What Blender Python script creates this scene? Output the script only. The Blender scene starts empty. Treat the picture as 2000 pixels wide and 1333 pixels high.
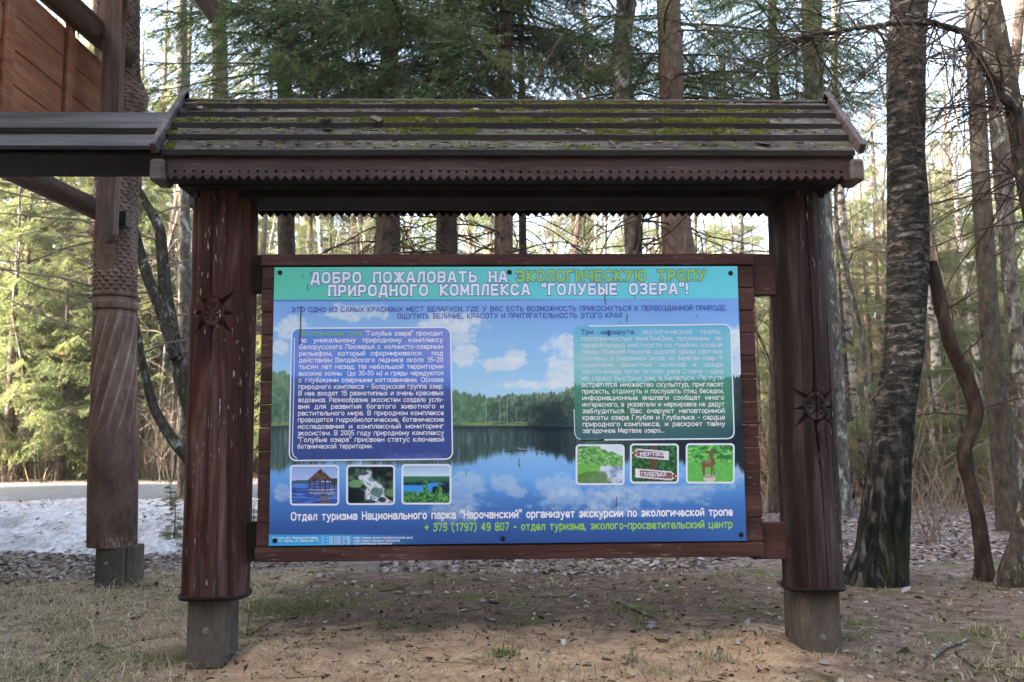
import bpy, math, random
import numpy as np
from mathutils import Matrix, Vector
rs = np.random.RandomState(7); random.seed(7)
S = bpy.context.scene; COL = S.collection
R_ = math.radians
# ---------------------------------------------------------------- camera
FPX, CX, CY, CH = 1700.0, 1000.0, 666.5, 1.28        # focal length in photo pixels, principal point, eye height
_up = np.array([-math.sin(R_(.42))*math.cos(R_(5.728)), math.cos(R_(.42))*math.cos(R_(5.728)), -math.sin(R_(5.728))])
_x = np.array([.99962886, .0055921, -.02666212]); _x -= _up*(_x@_up); _x /= np.linalg.norm(_x)
_y = np.cross(_up, _x)
W = np.array([_x, _y, _up])                          # camera -> world rotation
cam = bpy.data.cameras.new('camera'); co = bpy.data.objects.new('camera', cam); COL.objects.link(co)
cam.sensor_width = 36; cam.lens = 36*FPX/2000; cam.clip_end = 2000; cam.clip_start = .05
cam.dof.use_dof = True; cam.dof.focus_distance = 4.9; cam.dof.aperture_fstop = 4.0
M4 = Matrix.Identity(4)
for i in range(3):
    for j in range(3): M4[i][j] = W[i, j]
M4.translation = (0, 0, CH); co.matrix_world = M4; S.camera = co
def P(px, py, Y):
    d = W@np.array([(px-CX)/FPX, -(py-CY)/FPX, -1.0]); t = Y/d[1]
    return np.array([d[0]*t, Y, CH+d[2]*t])
def G(px, py, z=0.):                                 # where the ray meets the ground
    d = W@np.array([(px-CX)/FPX, -(py-CY)/FPX, -1.0]); t = (z-CH)/d[2]
    return np.array([d[0]*t, d[1]*t, z])
# ---------------------------------------------------------------- sky, sun, exposure
SUN_DIR = np.array([-.93, -.37, 0]); SUN_EL = R_(19)
w = bpy.data.worlds.new('World'); S.world = w; w.use_nodes = True
nt = w.node_tree; bg = nt.nodes['Background']; sky = nt.nodes.new('ShaderNodeTexSky')
sky.sky_type = 'NISHITA'; sky.sun_disc = False; sky.sun_elevation = SUN_EL
sky.sun_rotation = math.atan2(SUN_DIR[0], SUN_DIR[1]); sky.dust_density = 7.0; sky.ozone_density = .0; sky.air_density = .9
nt.links.new(sky.outputs[0], bg.inputs[0]); bg.inputs[1].default_value = .15
sl = bpy.data.lights.new('sun', 'SUN'); so = bpy.data.objects.new('sun', sl); COL.objects.link(so)
sl.energy = 5.0; sl.angle = R_(.5); sl.color = (1, .93, .82)
sd = Vector((SUN_DIR[0]*math.cos(SUN_EL), SUN_DIR[1]*math.cos(SUN_EL), math.sin(SUN_EL)))
so.rotation_euler = sd.to_track_quat('Z', 'Y').to_euler()
S.view_settings.view_transform = 'Standard'; S.view_settings.look = 'None'
S.view_settings.exposure = 3.35; S.view_settings.gamma = 1
S.cycles.max_bounces = 6; S.cycles.diffuse_bounces = 3; S.cycles.transmission_bounces = 4; S.cycles.transparent_max_bounces = 4
# ---------------------------------------------------------------- mesh helpers
class MB:
    def __init__(s): s.v = []; s.f = []; s.m = []; s.c = []; s.n = 0; s.hascol = False
    def add(s, v, f, m=0, col=None):
        v = np.asarray(v, float).reshape(-1, 3)
        f = np.asarray(f, int)
        s.v.append(v); s.f.append(f+s.n); s.m.append(np.full(len(f), m, int)); s.n += len(v)
        if col is not None:
            s.hascol = True; s.c.append(np.broadcast_to(np.asarray(col, float), (len(v), 3)))
        else: s.c.append(np.ones((len(v), 3)))
    def box(s, lo, hi, m=0, jit=0.):
        x0, y0, z0 = lo; x1, y1, z1 = hi
        v = np.array([(x0,y0,z0),(x1,y0,z0),(x1,y1,z0),(x0,y1,z0),(x0,y0,z1),(x1,y0,z1),(x1,y1,z1),(x0,y1,z1)], float)
        if jit: v += rs.uniform(-jit, jit, v.shape)
        s.hexa(v, m)
    def hexa(s, v, m=0, bev=.004):
        # eight corners (bottom ring, top ring); edges eased so that they catch light
        v = np.asarray(v, float); c = v.mean(0)
        F = [(0,3,2,1),(4,5,6,7),(0,1,5,4),(1,2,6,5),(2,3,7,6),(3,0,4,7)]
        vs = []; idx = {}
        for fi, f in enumerate(F):
            fc = v[list(f)].mean(0)
            for k in f:
                d = v[k]-fc; L = np.linalg.norm(d)
                e1 = v[f[(f.index(k)+1)%4]]-v[k]; e2 = v[f[(f.index(k)-1)%4]]-v[k]
                b1 = min(bev, .3*np.linalg.norm(e1)); b2 = min(bev, .3*np.linalg.norm(e2))
                p = v[k]+e1/np.linalg.norm(e1)*b1+e2/np.linalg.norm(e2)*b2
                idx[(fi, k)] = len(vs); vs.append(p)
        Q = [[idx[(fi, k)] for k in f] for fi, f in enumerate(F)]
        E = {}
        for fi, f in enumerate(F):
            for a in range(4):
                E.setdefault(frozenset((f[a], f[(a+1)%4])), []).append((fi, f[a], f[(a+1)%4]))
        for (f1, a, b), (f2, _, _) in E.values():
            Q.append([idx[(f1, b)], idx[(f1, a)], idx[(f2, a)], idx[(f2, b)]])
        T = []
        for k in range(8):
            fs = [fi for fi, f in enumerate(F) if k in f]
            t = [idx[(fi, k)] for fi in fs]
            n = np.cross(vs[t[1]]-vs[t[0]], vs[t[2]]-vs[t[0]])
            if n@(v[k]-c) < 0: t = t[::-1]
            T.append(t)
        s.add(vs, Q, m); s.add(vs, T, m)
    def tube(s, path, rad, k=6, m=0, col=None, cap=True, frame=None, flat=1.):
        p = np.asarray(path, float); r = np.broadcast_to(np.asarray(rad, float), (len(p),)); n = len(p)
        t = np.gradient(p, axis=0); t /= np.linalg.norm(t, axis=1)[:, None]+1e-9
        ref = np.array([0, 0, 1.]) if abs(t[:, 2]).mean() < .8 else np.array([1., 0, 0])
        if frame is not None: ref = np.asarray(frame, float)
        u = np.cross(ref, t); u /= np.linalg.norm(u, axis=1)[:, None]+1e-9; w_ = np.cross(t, u)
        a = np.arange(k)*2*np.pi/k
        V = p[:, None]+r[:, None, None]*(np.cos(a)[None, :, None]*u[:, None]+flat*np.sin(a)[None, :, None]*w_[:, None])
        i = np.arange(n-1)[:, None]*k; j = np.arange(k)[None]; j2 = (j+1) % k
        F = np.stack([i+j, i+j2, i+k+j2, i+k+j], -1).reshape(-1, 4)
        s.add(V.reshape(-1, 3), F, m, col)
        if cap:
            c0 = s.n-n*k
            for b, pt in ((0, p[0]), ((n-1)*k, p[-1])):
                ring = V.reshape(-1, 3)[b:b+k]
                vv = np.vstack([ring, pt]); q = np.arange(k)
                ff = np.stack([q, (q+1) % k, np.full(k, k)], -1)
                if b == 0: ff = ff[:, ::-1]
                s.add(vv, ff, m, col)
    def ribbon(s, p0, p1, wd, m=0):
        pass
    def grid(s, V, m=0, col=None, flip=False):
        V = np.asarray(V, float); a, b = V.shape[:2]
        i = np.arange(a-1)[:, None]*b; j = np.arange(b-1)[None]
        F = np.stack([i+j, i+j+1, i+b+j+1, i+b+j], -1).reshape(-1, 4)
        if flip: F = F[:, ::-1]
        s.add(V.reshape(-1, 3), F, m, None if col is None else np.asarray(col).reshape(-1, 3))
ORG = {}
def raw_mesh(name, mb, mats, origin=(0, 0, 0), smooth=False):
    me = bpy.data.meshes.new(name)
    v = np.concatenate(mb.v)-np.asarray(origin, float)
    fl = [f for f in mb.f if len(f)]; ml = [m for f, m in zip(mb.f, mb.m) if len(f)]
    sizes = np.concatenate([np.full(len(f), f.shape[1]) for f in fl]); loops = np.concatenate([f.reshape(-1) for f in fl])
    me.vertices.add(len(v)); me.vertices.foreach_set('co', v.astype(np.float32).ravel())
    me.loops.add(len(loops)); me.loops.foreach_set('vertex_index', loops.astype(np.int32))
    me.polygons.add(len(sizes)); st = np.concatenate([[0], np.cumsum(sizes)[:-1]])
    me.polygons.foreach_set('loop_start', st.astype(np.int32))
    me.polygons.foreach_set('material_index', np.concatenate(ml).astype(np.int32))
    me.polygons.foreach_set('use_smooth', np.full(len(sizes), smooth))
    if mb.hascol:
        at = me.color_attributes.new('tint', 'FLOAT_COLOR', 'POINT')
        c = np.ones((len(v), 4), np.float32); c[:, :3] = np.concatenate(mb.c); at.data.foreach_set('color', c.ravel())
    me.update(calc_edges=True); me.validate()
    for m in (mats if isinstance(mats, (list, tuple)) else [mats]): me.materials.append(m)
    return me
def obj(name, mb, mats, parent=None, smooth=False, base=None):
    og = ORG[parent.name] if parent else (np.zeros(3) if base is None else np.asarray(base, float))
    o = bpy.data.objects.new(name, raw_mesh(name, mb, mats, og, smooth)); COL.objects.link(o)
    if parent: o.parent = parent
    else: o.location = og
    ORG[o.name] = og
    return o
def thing(name, label, cat, loc=(0, 0, 0), group=None):
    o = bpy.data.objects.new(name, None); COL.objects.link(o); o.location = loc; o.empty_display_size = .2
    ORG[o.name] = np.asarray(loc, float)
    return tag(o, label, cat, group)
def tag(o, label=None, cat=None, group=None, kind=None):
    if label: o['label'] = label
    if cat: o['category'] = cat
    if group: o['group'] = group
    if kind: o['kind'] = kind
    return o
def dup(root, loc, rotz=0, sc=1., label=None, group=None):
    r = root.copy(); COL.objects.link(r); r.location = loc; r.rotation_euler = (0, 0, rotz); r.scale = (sc, sc, sc)
    for ch in list(root.children):
        c = ch.copy(); COL.objects.link(c); c.parent = r
        for g in ch.children:
            d = g.copy(); COL.objects.link(d); d.parent = c
    if label: r['label'] = label
    if group: r['group'] = group
    return r
# ---------------------------------------------------------------- noise for shapes
def _h(i, j, k, s):
    n = (i*374761393+j*668265263+k*2147483647+s*1274126177) & 0xffffffff
    n = ((n ^ (n >> 13))*1274126177) & 0xffffffff
    return ((n ^ (n >> 16)) & 0xffff)/65535.
def vn(x, y, z=0., seed=0):
    x, y, z = np.broadcast_arrays(np.asarray(x, float), np.asarray(y, float), np.asarray(z, float))
    i, j, k = np.floor(x).astype(np.int64), np.floor(y).astype(np.int64), np.floor(z).astype(np.int64)
    a, b, c = x-i, y-j, z-k
    a, b, c = a*a*(3-2*a), b*b*(3-2*b), c*c*(3-2*c)
    r = 0
    for di in (0, 1):
        for dj in (0, 1):
            for dk in (0, 1):
                r = r+_h(i+di, j+dj, k+dk, seed)*(a if di else 1-a)*(b if dj else 1-b)*(c if dk else 1-c)
    return r
def fbm(x, y, z=0., o=4, seed=0):
    r = 0; t = 0; am = 1.
    for q in range(o):
        r = r+am*vn(np.asarray(x)*2**q, np.asarray(y)*2**q, np.asarray(z)*2**q, seed+q*17); t += am; am *= .5
    return r/t
def sm(x, a, b):
    t = np.clip((np.asarray(x, float)-a)/(b-a), 0, 1); return t*t*(3-2*t)
def lin(*c):
    c = np.array(c, float)/255.; return np.where(c < .04045, c/12.92, ((c+.055)/1.055)**2.4)
# ---------------------------------------------------------------- materials
def new_mat(name):
    m = bpy.data.materials.new(name); m.use_nodes = True; t = m.node_tree; t.nodes.clear()
    o = t.nodes.new('ShaderNodeOutputMaterial'); b = t.nodes.new('ShaderNodeBsdfPrincipled'); t.links.new(b.outputs[0], o.inputs[0])
    return m, t, b, o
def coords(t, scale=(1, 1, 1), src='Object'):
    tc = t.nodes.new('ShaderNodeTexCoord'); mp = t.nodes.new('ShaderNodeMapping'); mp.inputs['Scale'].default_value = scale
    if src == 'Position':
        g = t.nodes.new('ShaderNodeNewGeometry'); t.links.new(g.outputs['Position'], mp.inputs[0])
    else: t.links.new(tc.outputs[src], mp.inputs[0])
    return mp.outputs[0]
def noise(t, vec, sc, det=4, rough=.55, dist=0.):
    n = t.nodes.new('ShaderNodeTexNoise'); n.inputs['Scale'].default_value = sc; n.inputs['Detail'].default_value = det
    n.inputs['Roughness'].default_value = rough; n.inputs['Distortion'].default_value = dist
    t.links.new(vec, n.inputs['Vector']); return n.outputs[0]
def ramp(t, fac, stops):
    r = t.nodes.new('ShaderNodeValToRGB'); e = r.color_ramp.elements
    while len(e) < len(stops): e.new(.5)
    for k, (p, c) in enumerate(stops):
        e[k].position = p; e[k].color = (*c, 1) if not np.isscalar(c) else (c, c, c, 1)
    t.links.new(fac, r.inputs[0]); return r.outputs[0]
def mix(t, fac, a, b, mode='MIX'):
    n = t.nodes.new('ShaderNodeMix'); n.data_type = 'RGBA'; n.blend_type = mode
    for s, v in ((n.inputs[0], fac), (n.inputs[6], a), (n.inputs[7], b)):
        if hasattr(v, 'links'): t.links.new(v, s)
        elif np.isscalar(v): s.default_value = v
        else: s.default_value = (*v, 1)
    return n.outputs[2]
def math_(t, op, a, b=None):
    n = t.nodes.new('ShaderNodeMath'); n.operation = op
    for s, v in ((n.inputs[0], a), (n.inputs[1], b)):
        if v is None: continue
        if hasattr(v, 'links'): t.links.new(v, s)
        else: s.default_value = v
    return n.outputs[0]
def bump(t, b, h, st=.3, dist=.01):
    n = t.nodes.new('ShaderNodeBump'); n.inputs['Strength'].default_value = st; n.inputs['Distance'].default_value = dist
    t.links.new(h, n.inputs['Height']); t.links.new(n.outputs[0], b.inputs['Normal'])
def wood(name, dark, mid, light, axis='x', rough=.6, specks=0., spec=.35, streak=1., moss=0.):
    """stained timber: grain stretched along one axis, worn paler streaks, specks of chipped paint"""
    m, t, b, o = new_mat(name)
    k = {'x': (.06, 1, 1), 'y': (1, .06, 1), 'z': (1, 1, .06)}[axis]
    fine = noise(t, coords(t, tuple(70*q for q in k)), 1, 5, .6, .3)
    big = noise(t, coords(t, tuple(9*q if q == 1 else .9 for q in k)), 1, 4, .6, .5)
    bl = noise(t, coords(t, (2.2, 2.2, 2.2)), 1, 3, .5)
    c = ramp(t, big, [(.32, dark), (.5, mid), (.72*1./max(streak, .01) if streak < 1 else .72, light)])
    c = mix(t, .75, c, ramp(t, fine, [(.3, .45), (.7, 1.25)]), 'MULTIPLY')
    c = mix(t, .5, c, ramp(t, bl, [(.3, .62), (.7, 1.3)]), 'MULTIPLY')
    if specks:
        sp = noise(t, coords(t, tuple(75*(.16 if q != 1 else 1) for q in k)), 1, 2, .5)
        zone = noise(t, coords(t, (3.1, 3.1, 1.3)), 1, 2, .5)
        f = math_(t, 'MULTIPLY', ramp(t, sp, [(.66, 0.), (.70, 1.)]), ramp(t, zone, [(.42, 0.), (.58, specks)]))
        c = mix(t, f, c, (.42, .38, .36))
    if axis == 'z':                                   # knots and darker weather stains down the log
        kn = t.nodes.new('ShaderNodeTexVoronoi'); kn.inputs['Scale'].default_value = 1.; t.links.new(coords(t, (4.2, 4.2, 1.9)), kn.inputs['Vector'])
        c = mix(t, ramp(t, kn.outputs['Distance'], [(.05, .45), (.12, 0.)]), c, tuple(.5*q for q in dark))
        stn = noise(t, coords(t, (16, 16, .55)), 1, 5, .7, .8); c = mix(t, ramp(t, stn, [(.52, 0.), (.60, .7)]), c, tuple(.7*q for q in dark))
    if moss:
        ms = noise(t, coords(t, (5, 14, 14)), 1, 5, .65)
        c = mix(t, ramp(t, ms, [(.5, 0.), (.62, moss)]), c, (.055, .07, .015))
    t.links.new(c, b.inputs['Base Color']); b.inputs['Roughness'].default_value = rough; b.inputs['Specular IOR Level'].default_value = spec
    bump(t, b, math_(t, 'ADD', fine, math_(t, 'MULTIPLY', big, .5)), .5, .004)
    return m
def plain(name, c, rough=.6, metal=0., spec=.4, var=.25, sc=30):
    m, t, b, o = new_mat(name)
    n = noise(t, coords(t, (sc, sc, sc)), 1, 4)
    t.links.new(mix(t, 1., c, ramp(t, n, [(.3, 1-var), (.7, 1+var)]), 'MULTIPLY'), b.inputs['Base Color'])
    b.inputs['Roughness'].default_value = rough; b.inputs['Metallic'].default_value = metal; b.inputs['Specular IOR Level'].default_value = spec
    return m
def leafy(name, a, b_, trans=.45, scl=.8, dead=None, tcol=(1.5, 1.5, .55)):
    m, t, b, o = new_mat(name)
    n = noise(t, coords(t, (scl, scl, scl), 'Position'), 1, 4, .6)
    oi = t.nodes.new('ShaderNodeObjectInfo')
    c = ramp(t, n, [(.3, a), (.7, b_)])
    c = mix(t, .5, c, ramp(t, oi.outputs['Random'], [(0., .7), (1., 1.35)]), 'MULTIPLY')
    if dead:
        d = noise(t, coords(t, (2.3, 2.3, 2.3), 'Position'), 1, 3, .6)
        c = mix(t, ramp(t, d, [(.58, 0.), (.68, .85)]), c, dead)
    t.links.new(c, b.inputs['Base Color']); b.inputs['Roughness'].default_value = .55; b.inputs['Specular IOR Level'].default_value = .25
    tr = t.nodes.new('ShaderNodeBsdfTranslucent'); t.links.new(mix(t, 1., c, tcol, 'MULTIPLY'), tr.inputs[0])
    ms = t.nodes.new('ShaderNodeMixShader'); ms.inputs[0].default_value = trans
    t.links.new(b.outputs[0], ms.inputs[1]); t.links.new(tr.outputs[0], ms.inputs[2]); t.links.new(ms.outputs[0], o.inputs[0])
    return m
def tinted(name, rough=.8, spec=.2, trans=0., gain=1.):
    m, t, b, o = new_mat(name)
    a = t.nodes.new('ShaderNodeVertexColor'); a.layer_name = 'tint'
    c = a.outputs[0]
    if gain != 1.: c = mix(t, 1., c, (gain, gain, gain), 'MULTIPLY')
    t.links.new(c, b.inputs['Base Color']); b.inputs['Roughness'].default_value = rough; b.inputs['Specular IOR Level'].default_value = spec
    if trans:
        tr = t.nodes.new('ShaderNodeBsdfTranslucent'); t.links.new(c, tr.inputs[0])
        ms = t.nodes.new('ShaderNodeMixShader'); ms.inputs[0].default_value = trans
        t.links.new(b.outputs[0], ms.inputs[1]); t.links.new(tr.outputs[0], ms.inputs[2]); t.links.new(ms.outputs[0], o.inputs[0])
    return m
def bark(name, dark, mid, light, zs=.35, sc=14, patch=None, pt=(.6, .66), moss=None, lowmoss=0., psc=6, pz=.5):
    m, t, b, o = new_mat(name)
    n = noise(t, coords(t, (sc, sc, sc*zs)), 1, 6, .65, .4)
    c = ramp(t, n, [(.33, dark), (.5, mid), (.68, light)])
    if patch is not None:
        q = noise(t, coords(t, (psc, psc, psc*pz)), 1, 5, .7, .6)
        c = mix(t, ramp(t, q, [(pt[0], 0.), (pt[1], 1.)]), c, patch)
    if moss is not None:
        q = noise(t, coords(t, (4, 4, 2.)), 1, 5, .65)
        f = ramp(t, q, [(.53, 0.), (.65, .8)])
        if lowmoss:
            sx = t.nodes.new('ShaderNodeSeparateXYZ'); tc = t.nodes.new('ShaderNodeTexCoord'); t.links.new(tc.outputs['Object'], sx.inputs[0])
            g = math_(t, 'SUBTRACT', 1., math_(t, 'DIVIDE', sx.outputs[2], lowmoss))
            f = math_(t, 'MULTIPLY', f, math_(t, 'MAXIMUM', g, 0.))
        c = mix(t, f, c, moss)
    t.links.new(c, b.inputs['Base Color']); b.inputs['Roughness'].default_value = .9; b.inputs['Specular IOR Level'].default_value = .15
    bump(t, b, n, .8, .02)
    return m
# ================================================================ the information board
w_post_l = wood('post_stain_red', (.022, .008, .007), (.068, .025, .021), (.155, .105, .098), 'z', .68, .8, .15)
w_post_r = wood('post_stain_dark', (.013, .008, .008), (.034, .018, .018), (.095, .072, .076), 'z', .68, .8, .15)
def weathered(name, a, b_, c_, tint=False):
    m, t, bs, o = new_mat(name); n = noise(t, coords(t, (7, 7, 3)), 1, 6, .7); f = noise(t, coords(t, (120, 120, 22)), 1, 4, .7); g = noise(t, coords(t, (40, 40, 40)), 1, 3, .6)
    c = ramp(t, n, [(.3, a), (.5, b_), (.7, c_)]); c = mix(t, .8, c, ramp(t, f, [(.3, .6), (.7, 1.3)]), 'MULTIPLY'); c = mix(t, ramp(t, g, [(.60, 0.), (.72, .5)]), c, (.10, .075, .045))
    if tint:
        va = t.nodes.new('ShaderNodeVertexColor'); va.layer_name = 'tint'; c = mix(t, 1., c, va.outputs[0], 'MULTIPLY')
    t.links.new(c, bs.inputs['Base Color']); bs.inputs['Roughness'].default_value = .85; bs.inputs['Specular IOR Level'].default_value = .2; bump(t, bs, f, .5, .004); return m
w_foot = weathered('footing_grey', (.045, .038, .032), (.085, .073, .062), (.13, .112, .095))
w_frame = wood('frame_stain', (.030, .013, .011), (.062, .027, .023), (.10, .050, .043), 'x', .6, .3, .18)
w_fascia = wood('fascia_stain', (.026, .014, .014), (.048, .027, .027), (.078, .053, .055), 'x', .65, .1, .18)
w_beam_shade = wood('beam_shade_dark', (.006, .0035, .003), (.010, .006, .005), (.018, .012, .010), 'x', .75, 0, .2)  # near-black stain, also standing in for the deep shade under the roof
w_roof = wood('roof_plank', (.030, .023, .021), (.064, .053, .050), (.125, .112, .112), 'x', .75, .5, .25, moss=.7)
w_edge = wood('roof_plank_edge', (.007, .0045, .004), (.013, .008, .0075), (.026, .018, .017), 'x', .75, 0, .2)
w_barge = wood('barge_board', (.05, .035, .033), (.09, .07, .068), (.14, .115, .115), 'y', .65, 0, .3)
steel = plain('galvanised_steel', (.30, .32, .33), .45, .8)
black_metal = plain('black_metal', (.012, .012, .013), .4, .3)
board = thing('information_board', 'timber notice board with mossy plank roof, carved log posts and blue lake poster', 'notice board', (0, 4.95, 0))
YP = 4.86
# ---- carved round posts
def carved_post(a_top, a_bot, Rp, zt, zb, cz, cth, kind, mat, name):
    """log with a chip-carved sun, a drying crack and long tapering notches, all cut into the surface"""
    th = np.concatenate([np.linspace(-1.75, 1.75, 210), np.linspace(1.75, 2*np.pi-1.75, 34)[1:-1]])
    zz = np.concatenate([np.linspace(zb, cz-.36, int((cz-.36-zb)/.008)), np.linspace(cz-.36, cz+.36, 200)[1:], np.linspace(cz+.36, zt, int((zt-cz-.36)/.008)+2)[1:]])
    T, Z = np.meshgrid(th, zz)
    s = Rp*(T-cth); t = Z-cz; d = np.zeros_like(s)
    ang = np.arctan2(s, t); r = np.hypot(s, t*.88)
    # rosette: eight ridges, hollows between
    q = np.abs(((ang/(np.pi/4)+.5) % 1)-.5)*2
    ro = sm(r, .058, .05)
    d += ro*(.003+.016*(1-np.abs(2*r/.054-1))*1.0*q*(r/.04))
    d += .004*sm(r, .066, .070)*(1-sm(r, .074, .084))
    # pointed notches round it
    rays = {'l': [(45, .062, .175, .026), (92, .068, .135, .020), (135, .062, .175, .024), (-135, .062, .175, .024), (-92, .068, .135, .02), (-45, .062, .165, .026), (180, .072, .30, .020)],
            'r': [(52, .066, .175, .026), (93, .072, .125, .016), (135, .066, .165, .024), (-132, .066, .18, .024), (-96, .072, .14, .016), (-52, .066, .185, .026), (-1, .072, .31, .026), (179, .07, .42, .026)]}[kind]
    for a, r0, r1, hw in rays:
        a = math.radians(a); u = s*math.sin(a)+t*math.cos(a); w_ = s*math.cos(a)-t*math.sin(a)
        f = np.clip((u-r0)/(r1-r0), 0, 1); h = hw*(1-f)
        ins = (u > r0) & (u < r1) & (np.abs(w_) < h)
        d += np.where(ins, .03*(1-np.abs(w_)/np.maximum(h, 1e-4))*np.minimum(1, h/.012)*sm(u, r0, r0+.012), 0)
    # drying crack
    if kind == 'l': ct = cth-.05+.10*(fbm(zz*2.2, 3.1)-.5); wv = np.where(zz > cz+.08, .005, np.where(zz < cz-.1, .0, .0008))
    else: ct = cth+.03+(cz-zz)*.10+.08*(fbm(zz*2.5, 9.1)-.5); wv = np.where(zz > cz+.1, .0028, .0042)
    sc = Rp*(T-ct[:, None]); wv = wv[:, None]
    d += np.where(wv > 0, .02*np.exp(-(sc/np.maximum(wv, 1e-4))**2), 0)
    d += .004*(fbm(T*9, Z*1.2, o=3, seed=5)-.5)+.0012*(fbm(T*60, Z*3, o=2, seed=8)-.5)
    ck = fbm(T*7+.25*np.sin(Z*2.1), Z*.55, o=2, seed=70 if kind == 'l' else 77); d += .007*np.exp(-((ck-.5)/.012)**2)*sm(fbm(T*2.2, Z*1.3, o=2, seed=91), .48, .6)
    big = .018*(fbm(np.cos(T)*1.2, np.sin(T)*1.2, Z*.9, 3, 21)-.5)
    rad = Rp+big-d
    f = ((Z-zb)/(zt-zb))[..., None]; ax = np.asarray(a_bot)*(1-f)+np.asarray(a_top)*f
    rad = rad*(1-.02*((Z-zb)/(zt-zb)))
    V = ax+np.stack([rad*np.sin(T), -rad*np.cos(T), 0*T], -1); V[..., 2] = Z
    V = np.concatenate([V, V[:, :1]], 1)
    mb = MB(); mb.grid(V)
    for row, fl in ((V[0], 1), (V[-1], 0)):
        k = len(row)-1; c = row[:-1].mean(0); vv = np.vstack([row[:-1], c]); q = np.arange(k)
        ff = np.stack([q, (q+1) % k, np.full(k, k)], -1); mb.add(vv, ff[:, ::-1] if fl else ff)
    return obj('post', mb, mat, board, smooth=True)
YA = 4.98; RL = .181; RR = .163
zt = 2.62
lt, lb = P(442, 400, YA), P(421, 1170, YA); rt, rb = P(1554, 400, YA), P(1588, 1152, YA)
def axis_at(a, b, z): return a+(b-a)*((z-a[2])/(b[2]-a[2]))
lz, rz = P(421, 1169, 4.82)[2], P(1588, 1152, 4.83)[2]
cl, cr = P(405, 611, 4.80), P(1573, 795, 4.82)
post_l = carved_post(axis_at(lt, lb, zt), axis_at(lt, lb, lz), RL, zt, lz, cl[2], -.06, 'l', w_post_l, 'l')
post_r = carved_post(axis_at(rt, rb, zt), axis_at(rt, rb, rz), RR, zt, rz, cr[2], .06, 'r', w_post_r, 'r')
post_l['label'] = 'redder log post with a carved sun high up'; post_r['label'] = 'darker log post with a long crack and a carved sun lower down'
def disc(mb, c, r, th, ax='z', k=20, m=0):
    c = np.asarray(c, float); d = {'z': np.array([0, 0, 1.]), 'y': np.array([0, -1., 0])}[ax]
    mb.tube([c, c+d*th*.999, c+d*th], [r, r, r*.9], k, m, frame=(1, 0, 0))
def footing(post, x0, x1, ydep, yfront, ztop, colr, rcol, zbot=-.14, skew=0.):
    mb = MB(); mb.hexa([(x0, yfront, zbot), (x1, yfront-skew, zbot), (x1, yfront+ydep, zbot), (x0, yfront+ydep, zbot), (x0, yfront, ztop), (x1, yfront-skew, ztop), (x1, yfront+ydep, ztop), (x0, yfront+ydep, ztop)], 0, .012)
    f = obj('footing', mb, w_foot, post)
    mb = MB(); c = np.array(colr)
    a = np.linspace(0, 2*np.pi, 41)
    mb.tube(np.stack([c[0]+rcol*np.cos(a), c[1]+rcol*np.sin(a), c[2]+.006*np.sin(3*a)], -1), np.full(41, .011), 8, cap=False)
    obj('collar', mb, w_edge, post, smooth=True)
    return f
def bolt(post, p, r=.0135, d=.014):
    mb = MB(); mb.tube([p, p+np.array([0, -.003, 0])], r*1.35, 18, frame=(1, 0, 0)); mb.tube([p+np.array([0, -.003, 0]), p+np.array([0, -d, 0])], [r, r*.94], 6, frame=(1, 0, 0))
    return obj('bolt', mb, steel, post)
xa, xb = P(364, 1230, 4.87)[0], P(436, 1230, 4.87)[0]
footing(post_l, xa, xb, .30, 4.87, lz, (axis_at(lt, lb, lz)[0], YA, lz-.004), RL+.004, 0, 0)
bolt(post_l, P(402, 1232, 4.869))
xa, xb = P(1566, 1220, 4.90)[0], P(1644, 1220, 4.90)[0]
footing(post_r, xa, xb, .30, 4.90, rz, (axis_at(rt, rb, rz)[0], YA, rz-.004), RR+.006, 0, 0)
bolt(post_r, P(1607, 1245, 4.899))
# ---- boarded panel, frame rails
XL0, XR0 = P(508, 800, 4.9)[0], P(1479, 800, 4.9)[0]
z_t, z_b = P(990, 495, 4.85)[2], P(990, 1094, 4.85)[2]
zpt, zpb = P(990, 522, 4.86)[2], P(990, 1061, 4.86)[2]
mb = MB(); n = 12; hh = (zpt-zpb+.02)/n
for i in range(n):
    z0 = zpb-.01+i*hh; e = rs.uniform(-.003, .003, 2)
    mb.box((XL0+e[0], 4.880+rs.uniform(0, .003), z0+.0015), (XR0+e[1], 4.925, z0+hh-.0015))
panel = obj('backing_boards', mb, w_frame, board)
mb = MB(); mb.box((XL0-.004, 4.868, zpt+.012), (XR0+.002, 4.935, z_t)); fr = obj('frame_rail', mb, w_frame, board)
mb = MB(); mb.box((XL0-.006, 4.866, z_b), (XR0+.004, 4.935, zpb-.012)); obj('frame_rail', mb, w_frame, board)
for (xa, ya, xb, yb) in ((470, 500, 516, 572), (470, 1020, 506, 1096), (1462, 498, 1520, 577), (1466, 1021, 1545, 1091)):
    a = P(xa, ya, 4.96); c = P(xb, yb, 4.96); mb = MB(); mb.box((a[0], 4.937, c[2]), (c[0], 5.02, a[2])); obj('mounting_rail', mb, w_frame if xa > 1000 else w_beam_shade, board)  # left pair coloured as if in shade, set back behind the panel
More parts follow.
